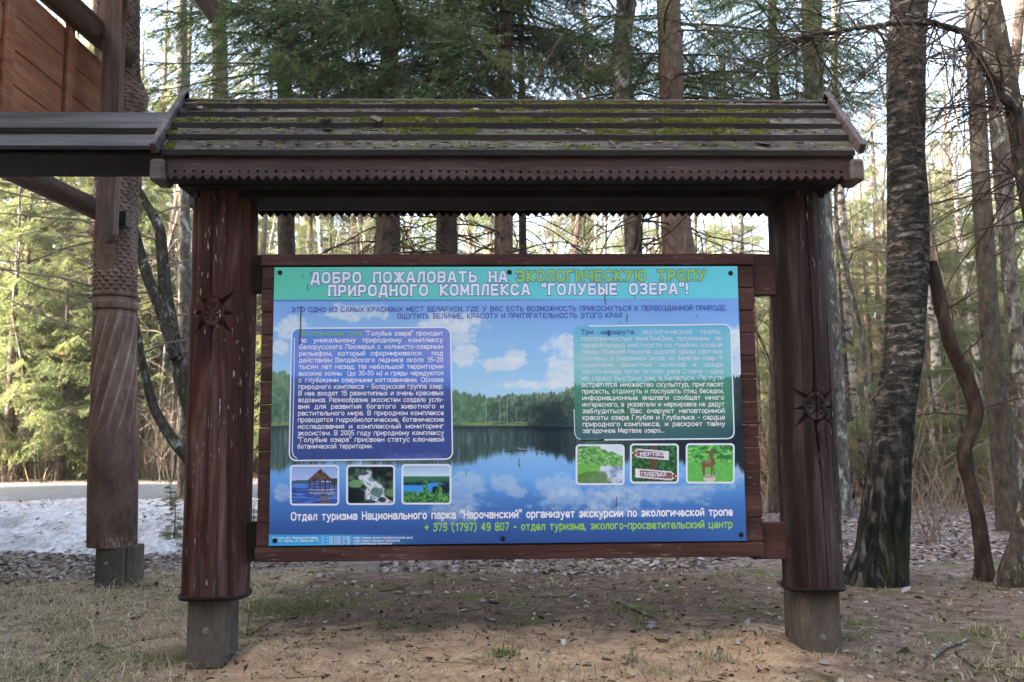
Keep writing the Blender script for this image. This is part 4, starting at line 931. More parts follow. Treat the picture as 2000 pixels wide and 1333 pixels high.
# road, bending away into the wood
m, t, b, o = new_mat('asphalt'); pos = coords(t, (1, 1, 1), 'Position'); n = noise(t, coords(t, (3, .3, 1), 'Position'), 1.2, 5); n3 = noise(t, pos, 90, 3)
c = ramp(t, n, [(.3, (.085, .098, .122)), (.7, (.125, .142, .172))]); c = mix(t, .5, c, ramp(t, n3, [(.3, .7), (.7, 1.3)]), 'MULTIPLY'); t.links.new(c, b.inputs['Base Color']); b.inputs['Roughness'].default_value = .5
asphalt = m
ctr = np.array([(-90, 18.4), (-40, 18.6), (-14, 19.0), (-6, 19.3), (-2.5, 19.9), (-.3, 22), (.9, 26), (1.5, 33), (1.4, 46), (0, 80)], float)
tt = np.linspace(0, len(ctr)-1, 120); cc = np.stack([np.interp(tt, range(len(ctr)), ctr[:, k]) for k in (0, 1)], -1)
for _ in range(6): cc[1:-1] = (cc[:-2]+2*cc[1:-1]+cc[2:])/4
tn = np.gradient(cc, axis=0); tn /= np.linalg.norm(tn, axis=1)[:, None]; nn = np.stack([-tn[:, 1], tn[:, 0]], -1)
ROADC = cc
V = np.stack([np.concatenate([cc+nn*o_, (gz(cc[:, 0], cc[:, 1])+h_)[:, None]], -1) for o_, h_ in ((2.35, -.05), (2.0, .045), (0, .07), (-2.0, .045), (-2.3, -.05))], 0)
mb = MB(); mb.grid(V); r = obj('road', mb, asphalt); tag(r, kind='structure')
if r.data.polygons[10].normal.z < 0: r.data.flip_normals()
# old snow along the roadside
m, t, b, o = new_mat('old_snow'); pos = coords(t, (1, 1, 1), 'Position'); n = noise(t, pos, 14, 5, .7); n2 = noise(t, pos, 2., 4, .6)
c = ramp(t, n, [(.3, (.30, .28, .27)), (.5, (.56, .55, .56)), (.66, (.74, .75, .78))]); c = mix(t, ramp(t, n2, [(.42, 0.), (.66, .7)]), c, (.34, .30, .28)); t.links.new(c, b.inputs['Base Color']); b.inputs['Roughness'].default_value = .8; bump(t, b, n, .8, .03)
snow_m = m
def snow_z(x, y):
    ms = sm(y, 8.5, 10.0)*sm(-y, -15.6, -14.6)*sm(-x, 2.3, 3.6)
    f = ms-.03+1.3*(fbm(x*.8, y*1.3, o=5, seed=31)-.5)*sm(ms, 0, .3); hgt = .22*sm(f, .42, .95)+.09*(fbm(x*4, y*4, o=4, seed=8)-.5)*sm(f, .3, .6)+.035*(fbm(x*14, y*14, o=3, seed=9)-.5)*sm(f, .35, .6)
    return gz(x, y)-.06+hgt, f
xs = np.linspace(-15, -1.6, 520); ys = np.linspace(8.6, 16.6, 300); XX, YY = np.meshgrid(xs, ys)
Z, _ = snow_z(XX, YY); mb = MB(); mb.grid(np.stack([XX, YY, Z], -1)); tag(obj('snow', mb, snow_m, smooth=True), kind='stuff')
# ================================================================ trees
needle_shade = leafy('needles_shaded', (.022, .045, .026), (.11, .155, .078), .35, 2.2, dead=(.13, .09, .045), tcol=(1.3, 1.5, .5))  # near spruces: shade put into the needle colour
needle_sun = leafy('needles_sunlit', (.085, .115, .058), (.215, .235, .13), .5, .7, dead=(.22, .17, .10), tcol=(1.25, 1.3, .8))  # far spruces: sunlit, paler tone put into the needle colour
bk_spruce = bark('spruce_bark', (.034, .026, .022), (.075, .056, .047), (.13, .105, .09), .5, 16, patch=(.22, .23, .2), pt=(.62, .7))
bk_pine = bark('pine_bark', (.06, .042, .034), (.13, .088, .07), (.21, .155, .125), .45, 12)
bk_birch = bark('birch_bark', (.22, .20, .18), (.40, .37, .34), (.56, .53, .50), .25, 9, patch=(.05, .045, .04), pt=(.50, .58), psc=5, pz=2.2)
bk_alder = bark('alder_bark', (.007, .007, .007), (.022, .020, .020), (.055, .050, .048), .6, 24, patch=(.105, .097, .09), pt=(.42, .72), moss=(.03, .034, .010), lowmoss=1.4, psc=13, pz=2.6)
bk_lichen = bark('lichened_bark', (.03, .026, .022), (.085, .074, .063), (.18, .165, .145), .5, 15, patch=(.36, .37, .33), pt=(.54, .64), psc=6)
bk_mossy = bark('mossy_bark', (.02, .017, .014), (.05, .042, .034), (.10, .09, .075), .5, 18, patch=(.34, .36, .33), pt=(.57, .65), moss=(.036, .038, .012), psc=9)
bk_rust = bark('rusty_trunk', (.012, .009, .007), (.034, .024, .018), (.08, .055, .040), .35, 14, patch=(.26, .12, .05), pt=(.62, .72), psc=4)
def alder_material():
    m, t, b, o = new_mat('alder_bark'); tc = t.nodes.new('ShaderNodeTexCoord'); sx = t.nodes.new('ShaderNodeSeparateXYZ'); t.links.new(tc.outputs['Object'], sx.inputs[0])
    lo = noise(t, coords(t, (15, 15, 2.6)), 1, 5, .62, .9); hi = noise(t, coords(t, (8, 8, 22)), 1, 6, .68, .7); bl = noise(t, coords(t, (3, 3, 3)), 1, 4, .6)
    cl = ramp(t, lo, [(.40, (.006, .006, .006)), (.52, (.020, .018, .017)), (.60, (.075, .068, .062)), (.70, (.16, .148, .135))])
    ch = ramp(t, hi, [(.36, (.010, .010, .010)), (.50, (.036, .033, .031)), (.57, (.085, .078, .072)), (.66, (.22, .205, .19))])
    n = t.nodes.new('ShaderNodeMapRange'); n.interpolation_type = 'SMOOTHSTEP'; t.links.new(math_(t, 'ADD', sx.outputs[2], math_(t, 'MULTIPLY', math_(t, 'SUBTRACT', bl, .5), 1.6)), n.inputs[0]); n.inputs[1].default_value = .7; n.inputs[2].default_value = 1.7
    c = mix(t, n.outputs[0], cl, ch); c = mix(t, .7, c, ramp(t, bl, [(.35, .45), (.65, 1.25)]), 'MULTIPLY')
    ms = noise(t, coords(t, (4, 4, 2)), 1, 5, .65); n2 = t.nodes.new('ShaderNodeMapRange'); t.links.new(sx.outputs[2], n2.inputs[0]); n2.inputs[1].default_value = 1.3; n2.inputs[2].default_value = .1
    c = mix(t, math_(t, 'MULTIPLY', ramp(t, ms, [(.46, 0.), (.6, .8)]), n2.outputs[0]), c, (.024, .027, .009))
    t.links.new(c, b.inputs['Base Color']); b.inputs['Roughness'].default_value = .95; b.inputs['Specular IOR Level'].default_value = .1; bump(t, b, mix(t, n.outputs[0], lo, hi), 1., .03); return m
bk_alder = alder_material()
twig_dark = plain('twig_bark', (.055, .042, .034), .9, 0, .1)
twig_pale = plain('pale_twig_bark', (.20, .165, .13), .9, 0, .1)
def trunk_mb(path, rad, k=28, rough=.06, fr=(5, 1.2), step=.05, seed=1, flare=0.):
    # a limb or trunk with lumps, furrows and root flare; the rings follow the path
    path = np.asarray(path, float); rad = np.asarray(rad, float)
    sg = np.concatenate([[0], np.cumsum(np.linalg.norm(np.diff(path, axis=0), axis=1))]); n = max(8, int(sg[-1]/step)); s = np.linspace(0, sg[-1], n)
    p = np.stack([np.interp(s, sg, path[:, c]) for c in range(3)], -1); r = np.interp(s, sg, rad)
    kk = max(1, int(.18/max(step, .01)))
    for _ in range(kk): p[1:-1] = (p[:-2]+2*p[1:-1]+p[2:])/4; r[1:-1] = (r[:-2]+2*r[1:-1]+r[2:])/4
    mb = MB(); mb.tube(p, r, k, cap=True); V = mb.v[0].reshape(n, k, 3); c = p[:, None]
    d = V-c; a = np.arange(k)/k*2*np.pi; A, Sg = np.meshgrid(a, s)
    nz = fbm(np.cos(A)*fr[0]/2+9, np.sin(A)*fr[0]/2, Sg*fr[1], 4, seed)-.5; n2 = fbm(np.cos(A)*1.1, np.sin(A)*1.1, Sg*.5, 2, seed+3)-.5
    f = 1+rough*2.*nz+.12*n2
    if flare: f = f+flare*np.exp(-(Sg/.35))*(.6+.8*np.maximum(0, np.cos(A*4+seed)))
    mb.v[0] = (c+d*f[..., None]).reshape(-1, 3)
    return mb, p, r
def px_path(pts, Y, top=None, dx=0., ground=True):
    q = [P(x, y, Y) for x, y, w_ in pts]; r = [w_/FPX*Y/2 for x, y, w_ in pts]
    if ground: q[0][2] = min(q[0][2], gz(q[0][0], Y)+.0); q.insert(0, q[0]-np.array([0, 0, .15])); r.insert(0, r[0]*1.08)
    if top: q.append(np.array([q[-1][0]+dx, Y+.2, top])); r.append(r[-1]*.35)
    return np.array(q), np.array(r)
def grow(mb, p, d, L, r, depth, rng, k=4, droop=.05, split=(3, 5), m=0, wig=.12):
    n = max(4, int(L/.12)); q = [np.array(p, float)]; d = np.array(d, float)/np.linalg.norm(d); ds = []
    for i in range(n):
        d = d+rng.normal(0, wig, 3)+np.array([0, 0, -droop]); d /= np.linalg.norm(d); q.append(q[-1]+d*L/n); ds.append(d.copy())
    q = np.array(q); mb.tube(q, np.linspace(r, r*.35, n+1), k if depth else 3, m, cap=False)
    if depth <= 0: return
    for c in range(rng.randint(*split)):
        i = rng.randint(max(1, n//5), n); nd = ds[i-1]+rng.normal(0, .62, 3)
        grow(mb, q[i], nd, L*rng.uniform(.35, .62), r*(1-.6*i/n)*.6, depth-1, rng, 3, droop, split, m, wig*1.25)
def needle_tris(A, B, per, nl, nw, rng, hang=.25):
    """needles along many twigs A->B"""
    A = np.asarray(A); B = np.asarray(B); L = np.linalg.norm(B-A, axis=1); cnt = np.maximum(3, (L/per).astype(int)); idx = np.repeat(np.arange(len(A)), cnt)
    f = rng.uniform(0, 1, len(idx)); d = (B-A)[idx]/L[idx][:, None]; base = A[idx]+(B-A)[idx]*f[:, None]
    v = d*.75+rng.normal(0, .55, (len(idx), 3)); v[:, 2] -= hang; v /= np.linalg.norm(v, axis=1)[:, None]
    l = nl*rng.uniform(.6, 1.25, len(idx)); tip = base+v*l[:, None]
    sd = np.cross(v, rng.normal(0, 1, (len(idx), 3))); sd /= np.linalg.norm(sd, axis=1)[:, None]+1e-9; mid = base+v*l[:, None]*.4; sd *= nw
    return np.stack([mid-sd, mid+sd, tip, base], 1)
def spruce_branch(L, rng, per, nl, nw, droop=.35, gap=.09, weep=.5):
    n = 10; s = np.linspace(0, 1, n); ax = np.stack([L*s*(1-.08*s), L*.05*np.sin(s*3+rng.uniform(0, 6)), L*(.10*s-droop*s**1.6+.16*s**4)], -1)
    A = []; B = []; tw = []
    for x in np.arange(.12, 1., gap/L):
        p = np.array([np.interp(x, s, ax[:, c]) for c in range(3)])
        for sg in (1, -1):
            if rng.uniform() < .12: continue
            l = L*(.10+.36*(1-x)**.8*min(1, x*4))*rng.uniform(.6, 1.15)
            d = np.array([.75, sg*rng.uniform(.6, 1.1), -weep*rng.uniform(.2, 1.4)]); d /= np.linalg.norm(d); e = p+d*l; e[2] -= weep*.3*l
            A.append(p); B.append(e); tw.append((p, e))
            for u in np.arange(.3, 1., .28):
                if l < .22: break
                q = p+(e-p)*u; d2 = d+np.array([.3, sg*rng.uniform(-.9, .5), -weep*rng.uniform(0, 1)]); d2 /= np.linalg.norm(d2); A.append(q); B.append(q+d2*l*.38*rng.uniform(.6, 1.2))
    A.append(ax[-3]); B.append(ax[-1])
    N = needle_tris(np.array(A), np.array(B), per, nl, nw, rng)
    return ax, tw, N
def bank_of(nb, rng, Ls, **kw): return [spruce_branch(Ls[i % len(Ls)], rng, **kw) for i in range(nb)]
def place_branches(items, bankb, stems=True):
    """items: (origin, azimuth, tilt, scale, which)"""
    leaf = MB(); wd = MB(); Vs = []
    for o_, az, ti, sc, w_ in items:
        ax, tw, N = bankb[w_ % len(bankb)]
        ca, sa, ct, st = math.cos(az), math.sin(az), math.cos(ti), math.sin(ti)
        Rm = np.array([[ca, -sa, 0], [sa, ca, 0], [0, 0, 1]])@np.array([[ct, 0, -st], [0, 1, 0], [st, 0, ct]])
        Vs.append((N.reshape(-1, 3)*sc)@Rm.T+o_)
        if stems:
            wd.tube((ax*sc)@Rm.T+o_, np.linspace(.016, .004, len(ax))*max(sc, .6)*1.2, 4, cap=False)
            for a, b_ in tw[::2]: wd.tube(np.array([(a*sc)@Rm.T+o_, (b_*sc)@Rm.T+o_]), .0035*sc, 3, cap=False)
    V = np.concatenate(Vs); k = len(V)//4; i = np.arange(k)[:, None]*4
    leaf.add(V, i+np.array([[0, 3, 1, 2]])); return leaf, wd
rf = np.random.RandomState(3)
bank_near = bank_of(6, rf, [2.2, 2.6, 3.0, 1.8], per=.0095, nl=.034, nw=.0042, droop=.30, gap=.085, weep=.55)
bank_far = bank_of(6, rf, [2.2, 2.8, 1.8], per=.022, nl=.10, nw=.014, droop=.38, gap=.13, weep=.8)
def spruce_items(H, z0, n, Rmax, rng, base=(0, 0, 0), sc0=2.4, azr=None):
    it = []
    for i in range(n):
        f = rng.uniform(0, 1)**.9; z = z0+(H-z0)*f; R = Rmax*(1-(z/H))**.75+.25; az = rng.uniform(0, 6.283) if azr is None else rng.uniform(*azr)
        it.append((np.array(base)+[0, 0, z], az, rng.uniform(-.18, .12)+.35*f, R/sc0*rng.uniform(.75, 1.15), rng.randint(6)))
    return it
# ---- kinds for the wood behind: each built once, then copied
def far_spruce(H, z0, n, Rm, seed, leafm=needle_sun):
    rng = np.random.RandomState(seed); t = thing('spruce_tree', 'x', 'tree')
    mb, p, r = trunk_mb([(0, 0, -.2), (rng.uniform(-.1, .1), 0, H*.5), (0, 0, H)], [.016*H, .010*H, .01], 10, .05, step=.4, seed=seed)
    obj('trunk', mb, bk_spruce, t, True)
    lf, wd = place_branches(spruce_items(H, z0, n, Rm, rng), bank_far, False)
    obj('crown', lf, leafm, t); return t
def bare_tree(name, H, r0, barkm, seed, nb=16, zb=.35, lean=0., depth=2, bl=1.6, brm=None, ltm=None):
    rng = np.random.RandomState(seed); t = thing(name, 'x', 'tree')
    pts = [(0, 0, -.2)]+[(rng.normal(0, .06)*q+lean*q, rng.normal(0, .06)*q, H*q/6.) for q in range(1, 7)]
    mb, p, r = trunk_mb(pts, np.linspace(r0*1.15, r0*.3, 7), 12, .05, step=.3, seed=seed); obj('trunk', mb, barkm, t, True)
    mb = MB()
    for i in range(nb):
        z = H*rng.uniform(zb, 1); j = np.argmin(abs(p[:, 2]-z)); a = rng.uniform(0, 6.283)
        grow(mb, p[j], (math.cos(a), math.sin(a), rng.uniform(.1, .9)), bl*rng.uniform(.5, 1.2), r0*.2, depth, rng, 4, .02)
    obj('branches', mb, brm or twig_dark, t); return t
def shrub(seed, H=2.2, n=7, m=None):
    rng = np.random.RandomState(seed); t = MB()
    for i in range(n):
        a = rng.uniform(0, 6.283); grow(t, (rng.normal(0, .06), rng.normal(0, .06), -.05), (math.cos(a)*.35, math.sin(a)*.35, 1), H*rng.uniform(.6, 1.1), .012, 2, rng, 4, .01, (3, 6), wig=.07)
    return t
protos = {
 'spruce': [far_spruce(17, .4, 110, 2.9, 1), far_spruce(20, 1.2, 110, 3.3, 2), far_spruce(15, .3, 100, 3.1, 3)],
 'young': [far_spruce(6.5, .2, 60, 1.7, 5), far_spruce(8.5, .3, 70, 1.9, 6)],
 'birch': [bare_tree('birch_tree', 16, .085, bk_birch, 11, 34, .25, .06), bare_tree('birch_tree', 13, .06, bk_birch, 12, 30, .2, -.12)],
 'pine': [bare_tree('pine_tree', 19, .14, bk_pine, 13, 36, .10, .05, 2, 1.3), bare_tree('pine_tree', 18, .10, bk_spruce, 14, 44, .08, -.04, 2, 1.4)],
 'bare': [bare_tree('bare_tree', 9, .045, bk_lichen, 15, 44, .08, .16, 2, 1.9, twig_pale), bare_tree('bare_tree', 7, .035, bk_lichen, 16, 40, .06, -.2, 2, 1.7, twig_pale)],
}
LAB = {'spruce': ('drooping green spruce with branches down to the ground in the wood behind', 'spruces in the wood behind'),
       'young': ('small bushy young spruce growing under the taller trees', 'young spruces under the trees'),
       'birch': ('slim white-barked birch standing deep in the wood', 'slim birches in the wood'),
       'pine': ('tall straight brown trunk standing deep in the wood', 'tall brown trunks in the wood'),
       'bare': ('thin bare tree with many pale twigs in the wood', 'thin bare trees in the wood')}
used = {}
def put(kind, v, x, y, rz=None, sc=1.):
    pr = protos[kind][v % len(protos[kind])]; loc = (x, y, float(gz(x, y))); rz = rs.uniform(0, 6.28) if rz is None else rz
    if pr.name not in used:
        used[pr.name] = 1; pr.location = loc; pr.rotation_euler = (0, 0, rz); pr.scale = (sc,)*3; o = pr
    else: o = dup(pr, loc, rz, sc)
    o['label'], o['group'] = LAB[kind]; return o
def px_x(px, Y): return P(px, 800, Y)[0]
# spruces beyond the road on the left
for px, Y, k, sc in ((-60, 24.5, 0, 1.), (75, 26, 2, .95), (150, 30, 1, 1.05), (255, 25.5, 0, .8), (330, 33, 2, 1.), (-170, 29, 1, 1.), (20, 36, 1, 1.1), (210, 38, 0, 1.2), (420, 36, 1, 1.05), (545, 38, 0, 1.), (640, 44, 2, 1.2), (300, 46, 1, 1.3), (110, 44, 0, 1.2), (-40, 42, 2, 1.3), (480, 50, 1, 1.3), (40, 24.2, 2, .62), (170, 24.4, 1, .55), (285, 24.3, 2, .5), (120, 27.5, 1, .8), (380, 27, 0, .7), (600, 31, 2, .85), (700, 32, 0, .8)):
    put('spruce', k, px_x(px, Y), Y, None, sc)
for px, Y, k in ((120, 23.4, 0), (20, 23.2, 1), (205, 23.8, 1), (-30, 27, 0), (300, 28, 1)): put('young', k, px_x(px, Y), Y)
for px, Y, k, v in ((312, 24, 'pine', 1), (352, 25, 'birch', 1), (330, 30, 'birch', 0), (425, 22.5, 'pine', 1), (275, 34, 'birch', 1), (180, 28, 'bare', 0), (345, 23.2, 'bare', 1), (300, 23.5, 'bare', 0), (505, 27, 'pine', 1), (500, 31, 'birch', 1)): put(k, v, px_x(px, Y), Y)
# wood behind the board and at the right
for px, Y, k, sc in ((1640, 34, 0, .8), (1730, 40, 1, .9), (1850, 33, 2, .85), (1880, 45, 1, 1.1), (1990, 36, 0, .9), (2060, 30, 1, 1.), (1560, 44, 2, .9), (1130, 48, 0, 1.2), (860, 46, 1, 1.2), (730, 36, 2, .9), (1420, 50, 2, .9), (2120, 24, 0, .9), (1790, 52, 0, 1.2), (960, 40, 2, 1.)):
    put('spruce', k, px_x(px, Y), Y, None, sc)
for px, Y, k, sc in ((1700, 17.5, 0, .8), (1840, 19, 1, .85), (1660, 24, 1, .9), (1885, 23, 0, 1.), (1955, 18, 1, .8), (1735, 27, 1, .9), (1800, 30, 0, 1.2), (1620, 30, 0, 1.2), (2050, 16, 0, 1.), (1990, 22, 1, 1.), (1870, 14.5, 0, .55), (1545, 28, 1, 1.), (1500, 36, 1, 1.), (800, 28, 1, 1.), (1080, 30, 0, 1.), (1120, 26, 1, 1.1), (880, 26, 1, 1.), (640, 26, 0, 1.2), (560, 24, 1, .9), (1440, 27, 1, 1.1), (1240, 33, 1, 1.3), (1360, 36, 0, 1.4), (1775, 22, 1, .9), (1830, 25, 1, 1.), (1690, 31, 1, 1.2), (1910, 34, 1, 1.2), (1650, 15.5, 0, .75), (1725, 19, 0, 1.), (1700, 23, 1, 1.05), (1835, 16.5, 0, .9), (1870, 20, 1, .95), (1815, 27, 1, 1.1), (1760, 34, 0, 1.4), (1930, 26, 1, 1.1), (1665, 38, 1, 1.3), (1480, 24, 0, 1.1), (1420, 33, 1, 1.3), (1000, 25, 0, 1.1), (760, 24, 1, 1.0), (1300, 26, 0, 1.15)):
    put('young', k, px_x(px, Y), Y, None, sc)
for px, Y, k, v in ((1682, 15.5, 'birch', 0), (1922, 17, 'birch', 1), (1815, 16, 'birch', 0), (1945, 24, 'pine', 0), (1450, 17, 'birch', 1), (1120, 24, 'pine', 1), (690, 26, 'pine', 1), (620, 24, 'birch', 0), (1180, 29, 'birch', 0), (1993, 14, 'pine', 1), (1790, 24, 'bare', 0), (1690, 20, 'bare', 1), (1640, 19, 'bare', 0), (1870, 17, 'bare', 1), (1950, 21, 'bare', 0), (1900, 28, 'bare', 1), (1730, 24, 'bare', 1), (1110, 20, 'bare', 0), (1150, 22, 'bare', 1), (1060, 24, 'bare', 0), (1420, 21, 'bare', 1), (940, 24, 'bare', 0), (1555, 22, 'bare', 0), (1610, 26, 'bare', 1), (1755, 18, 'bare', 0), (1660, 16, 'bare', 1), (1700, 14, 'bare', 0), (1840, 15, 'bare', 0), (1880, 20, 'bare', 0), (1965, 16, 'bare', 1), (1715, 19, 'bare', 0), (1320, 20, 'bare', 1), (1280, 23, 'bare', 0), (1210, 21, 'bare', 0), (1080, 17, 'bare', 1), (1370, 18, 'bare', 0), (980, 21, 'bare', 1), (700, 22, 'bare', 0), (620, 21, 'bare', 1), (250, 24, 'bare', 1), (60, 23.5, 'bare', 0), (130, 25, 'bare', 1)):
    put(k, v, px_x(px, Y), Y)
for px, Y, sc in ((348, 10.4, .095), (338, 13.2, .11), (500, 9.8, .08)):
    o = put('young', 0, px_x(px, Y), Y, None, sc); o['label'] = 'tiny spruce seedling beside the snow behind the left log post'; o['group'] = 'spruce seedlings by the snow'; o['category'] = 'seedling'
for kd in protos:
    for pr in protos[kd]:
        if pr.name not in used: raise RuntimeError('unused kind '+kd)
# spruces added out of frame at left, shading the clearing from low sun
rb_ = np.random.RandomState(19); q = 0
for gx in np.arange(-23, -9.5, 2.5):
    for gy in np.arange(-13, 14, 2.5):
        x, y = gx+rb_.uniform(-.9, .9), gy+rb_.uniform(-.9, .9)
        if x > -.62*y-4.2: continue
        put('spruce', q, x, y, None, rb_.uniform(.9, 1.1)); q += 1
for gx in np.arange(-9, 22, 2.9):  # spruces added unseen behind the camera, blocking light from the low sky
    for gy in (-13, -16.5):
        put('spruce', q, gx+rb_.uniform(-.9, .9), gy+rb_.uniform(-.9, .9), None, rb_.uniform(.85, 1.05)); q += 1
for gy in np.arange(-10, 9, 3.2): put('spruce', q, 15.5+rb_.uniform(-1, 1.5), gy, None, .9); q += 1
# undergrowth shrubs
sh = [obj('bare_shrub', shrub(21+q, 1.3+.6*q, 8), twig_pale if q != 1 else twig_dark) for q in range(3)]
for q, (px, Y) in enumerate([(1812, 9.6), (1700, 13), (1770, 15), (1850, 12.6), (1890, 15), (1665, 17), (1955, 13), (1745, 19), (1830, 20), (1560, 18), (1510, 14.5), (1620, 21), (1900, 20), (1985, 16.5), (1720, 15.5), (1870, 17.5), (300, 22.8), (345, 23), (200, 22.6), (90, 22.5), (20, 22.9), (280, 24), (330, 21.8), (1150, 18), (1050, 17), (1400, 19), (1930, 24)]):
    o = sh[q] if q < 3 else sh[q % 3].copy()
    if q >= 3: COL.objects.link(o)
    x = px_x(px, Y); o.location = (x, Y, float(gz(x, Y))); o.rotation_euler = (0, 0, rs.uniform(0, 6.28)); s_ = rs.uniform(.7, 1.3); o.scale = (s_,)*3
    tag(o, 'many-stemmed leafless shrub of fine twigs among the trees', 'shrub', 'leafless shrubs among the trees')
# the far wood as one mass
mb = MB(); k = 150000; x = rs.uniform(-62, 62, k); y = 54+rs.uniform(0, 26, k)+.0*x; top = 6+15*fbm(x*.16, y*.1, o=3, seed=61)*(1-.45*sm(x, 12, 24)*sm(-x, -42, -30)); z = top*rs.uniform(0, 1, k)**1.1
keep = fbm(x*.5, z*.5, y*.2, 3, 62) > .43; x, y, z = x[keep], y[keep], z[keep]; k = len(x)
c = np.stack([x, y, z], -1); a = rs.normal(0, .18, (k, 3)); b_ = rs.normal(0, .18, (k, 3)); b_[:, 2] -= .25
mb.add(np.stack([c, c+a, c+b_], 1).reshape(-1, 3), np.arange(3*k).reshape(-1, 3), 0)
for q in range(150):
    xx, yy = rs.uniform(-60, 60), rs.uniform(54, 72); mb.tube([(xx, yy, -.5), (xx+rs.normal(0, .3), yy, 12), (xx+rs.normal(0, .5), yy, 22)], [.2, .14, .05], 5, 1+(q % 2), cap=False)
tag(obj('distant_forest', mb, [needle_sun, bk_pine, bk_birch]), kind='stuff')
# tangled dry undergrowth
mb = MB(); rng = np.random.RandomState(64); pal = np.array([(.22, .165, .115), (.16, .115, .08), (.30, .24, .18), (.11, .08, .06), (.26, .19, .12)])
for q in range(5200):
    if q % 11 == 0: Y = rng.uniform(22.5, 32); x = Y*rng.uniform(-.66, -.1)
    else: Y = 13+20*rng.uniform()**1.1; x = Y*rng.uniform(.0, .68) if Y < 24 else Y*rng.uniform(-.3, .68)
    H = rng.gamma(3., .38)*min(1, Y/17); a = rng.uniform(0, 6.283); le = rng.uniform(.05, 1.1); z = float(Y*0)-.05; dx, dy = math.cos(a)*H*le, math.sin(a)*H*le
    p = np.array([(x, Y, z), (x+dx*.3+rng.normal(0, .04), Y+dy*.3, z+H*.5), (x+dx, Y+dy, z+H*rng.uniform(.6, 1.)) ]); c = pal[rng.randint(5)]*rng.uniform(.7, 1.2)
    mb.tube(p, [.010, .007, .003], 3, 0, c, cap=False)
    for k in range(2):
        f = rng.uniform(.3, .9); b_ = p[1]*(1-f)+p[2]*f; mb.tube([b_, b_+np.array([rng.normal(0, .25), rng.normal(0, .25), rng.uniform(-.05, .35)])*H*.6], [.005, .002], 3, 0, c, cap=False)
tag(obj('undergrowth', mb, tinted('dry_twigs', .9, .1)), kind='stuff')
# ---- named trees near by
def near_tree(name, label, pts, Y, mat, top=13., k=30, rough=.07, step=.05, fr=(6, 2.), flare=.0, ground=True, dx=0., seed=1, limbs=None):
    q, r = px_path(pts, Y, top, dx, ground)
    t = thing(name, label, 'tree', (q[0][0], Y, 0)); mb, p, rr = trunk_mb(q, r, k, rough, fr, step, seed, flare)
    obj('trunk', mb, mat, t, True)
    if limbs:
        mb = MB(); rng = np.random.RandomState(seed+50); limbs(mb, p, rr, rng); obj('branches', mb, twig_dark, t)
    return t, p, rr
def twiggy(z0, z1, n, L, side=None, droop=.06, up=(-.2, .5), depth=2, r=.012, split=(3, 5)):
    def f(mb, p, rr, rng):
        for i in range(n):
            z = rng.uniform(z0, z1); j = np.argmin(abs(p[:, 2]-z)); a = rng.uniform(0, 6.283) if side is None else rng.uniform(*side)
            grow(mb, p[j]+np.array([math.cos(a), math.sin(a), 0])*rr[j]*.7, (math.cos(a), math.sin(a), rng.uniform(*up)), L*rng.uniform(.5, 1.2), r, depth, rng, 4, droop, split)
    return f
near_tree('alder_tree', 'thick dark rough-barked tree trunk leaning right of the right log post', [(1706, 1146, 112), (1720, 1080, 94), (1732, 950, 82), (1748, 800, 75), (1765, 700, 71), (1773, 500, 76), (1774, 400, 77), (1770, 300, 69), (1771, 100, 72), (1776, 0, 70)], 7.25, bk_alder, 13, 72, .10, .02, (13, 2.2), .16, seed=2, limbs=twiggy(4.0, 7., 12, 1.6, (2.2, 4.6), .05))
near_tree('birch_tree', 'old birch with dark blotched bark right behind the right log post', [(1634, 1014, 62), (1630, 900, 53), (1620, 700, 50), (1605, 500, 46), (1598, 300, 42), (1588, 150, 40), (1585, 0, 40)], 12.6, bk_lichen, 16, 30, .06, .06, (6, 2), .12, seed=3, limbs=twiggy(4., 9, 14, 1.8, None, .05))
t3, p3, _ = near_tree('broken_tree', 'thin crooked reddish trunk snapped off at the top, right of the thick dark trunk', [(1925, 1144, 43), (1921, 1095, 30), (1912, 1020, 27), (1897, 950, 25), (1886, 908, 28), (1883, 872, 29), (1901, 838, 25), (1907, 800, 28), (1896, 760, 28), (1876, 715, 27), (1856, 672, 27), (1838, 600, 25), (1826, 540, 23), (1817, 500, 17)], 7.35, bk_rust, None, 32, .24, .02, (6, 5), .2, seed=4, limbs=twiggy(.6, 2.4, 4, .8, None, .0, (.2, 1), 1, .008))
mb = MB()
for q in range(14):
    a = q/14*6.28; b0 = p3[-1]+np.array([math.cos(a), math.sin(a), 0])*.045-np.array([0, 0, .05]); mb.tube([b0, b0+np.array([rs.normal(0, .012), 0, rs.uniform(.08, .26)])], [.016, .002], 4)
obj('splintered_top', mb, plain('raw_wood', (.42, .30, .20), .8), t3)
near_tree('spruce_trunk_tree', 'smooth grey-brown trunk, left one of the close pair near the right edge', [(1977, 1036, 56), (1965, 950, 43), (1948, 800, 39), (1935, 650, 37), (1925, 500, 37), (1916, 350, 35), (1908, 200, 33), (1900, 0, 31)], 10.6, bark('grey_bark', (.025, .022, .019), (.055, .046, .038), (.09, .08, .07), .5, 16), 15, 28, .05, .06, (5, 2), .1, seed=5, limbs=twiggy(1.5, 7.5, 22, 1.1, None, .05, (-.3, .3), 1, .009))
near_tree('lichened_tree', 'blotchy lichen-grey trunk, right one of the close pair near the right edge', [(2018, 1030, 40), (2010, 960, 34), (1994, 800, 30), (1978, 600, 29), (1964, 450, 29), (1951, 300, 27), (1940, 150, 28), (1934, 0, 30)], 10.8, bk_lichen, 14, 26, .1, .05, (5, 3), .1, seed=6, limbs=twiggy(3.5, 7.5, 12, 1.8, None, .06))
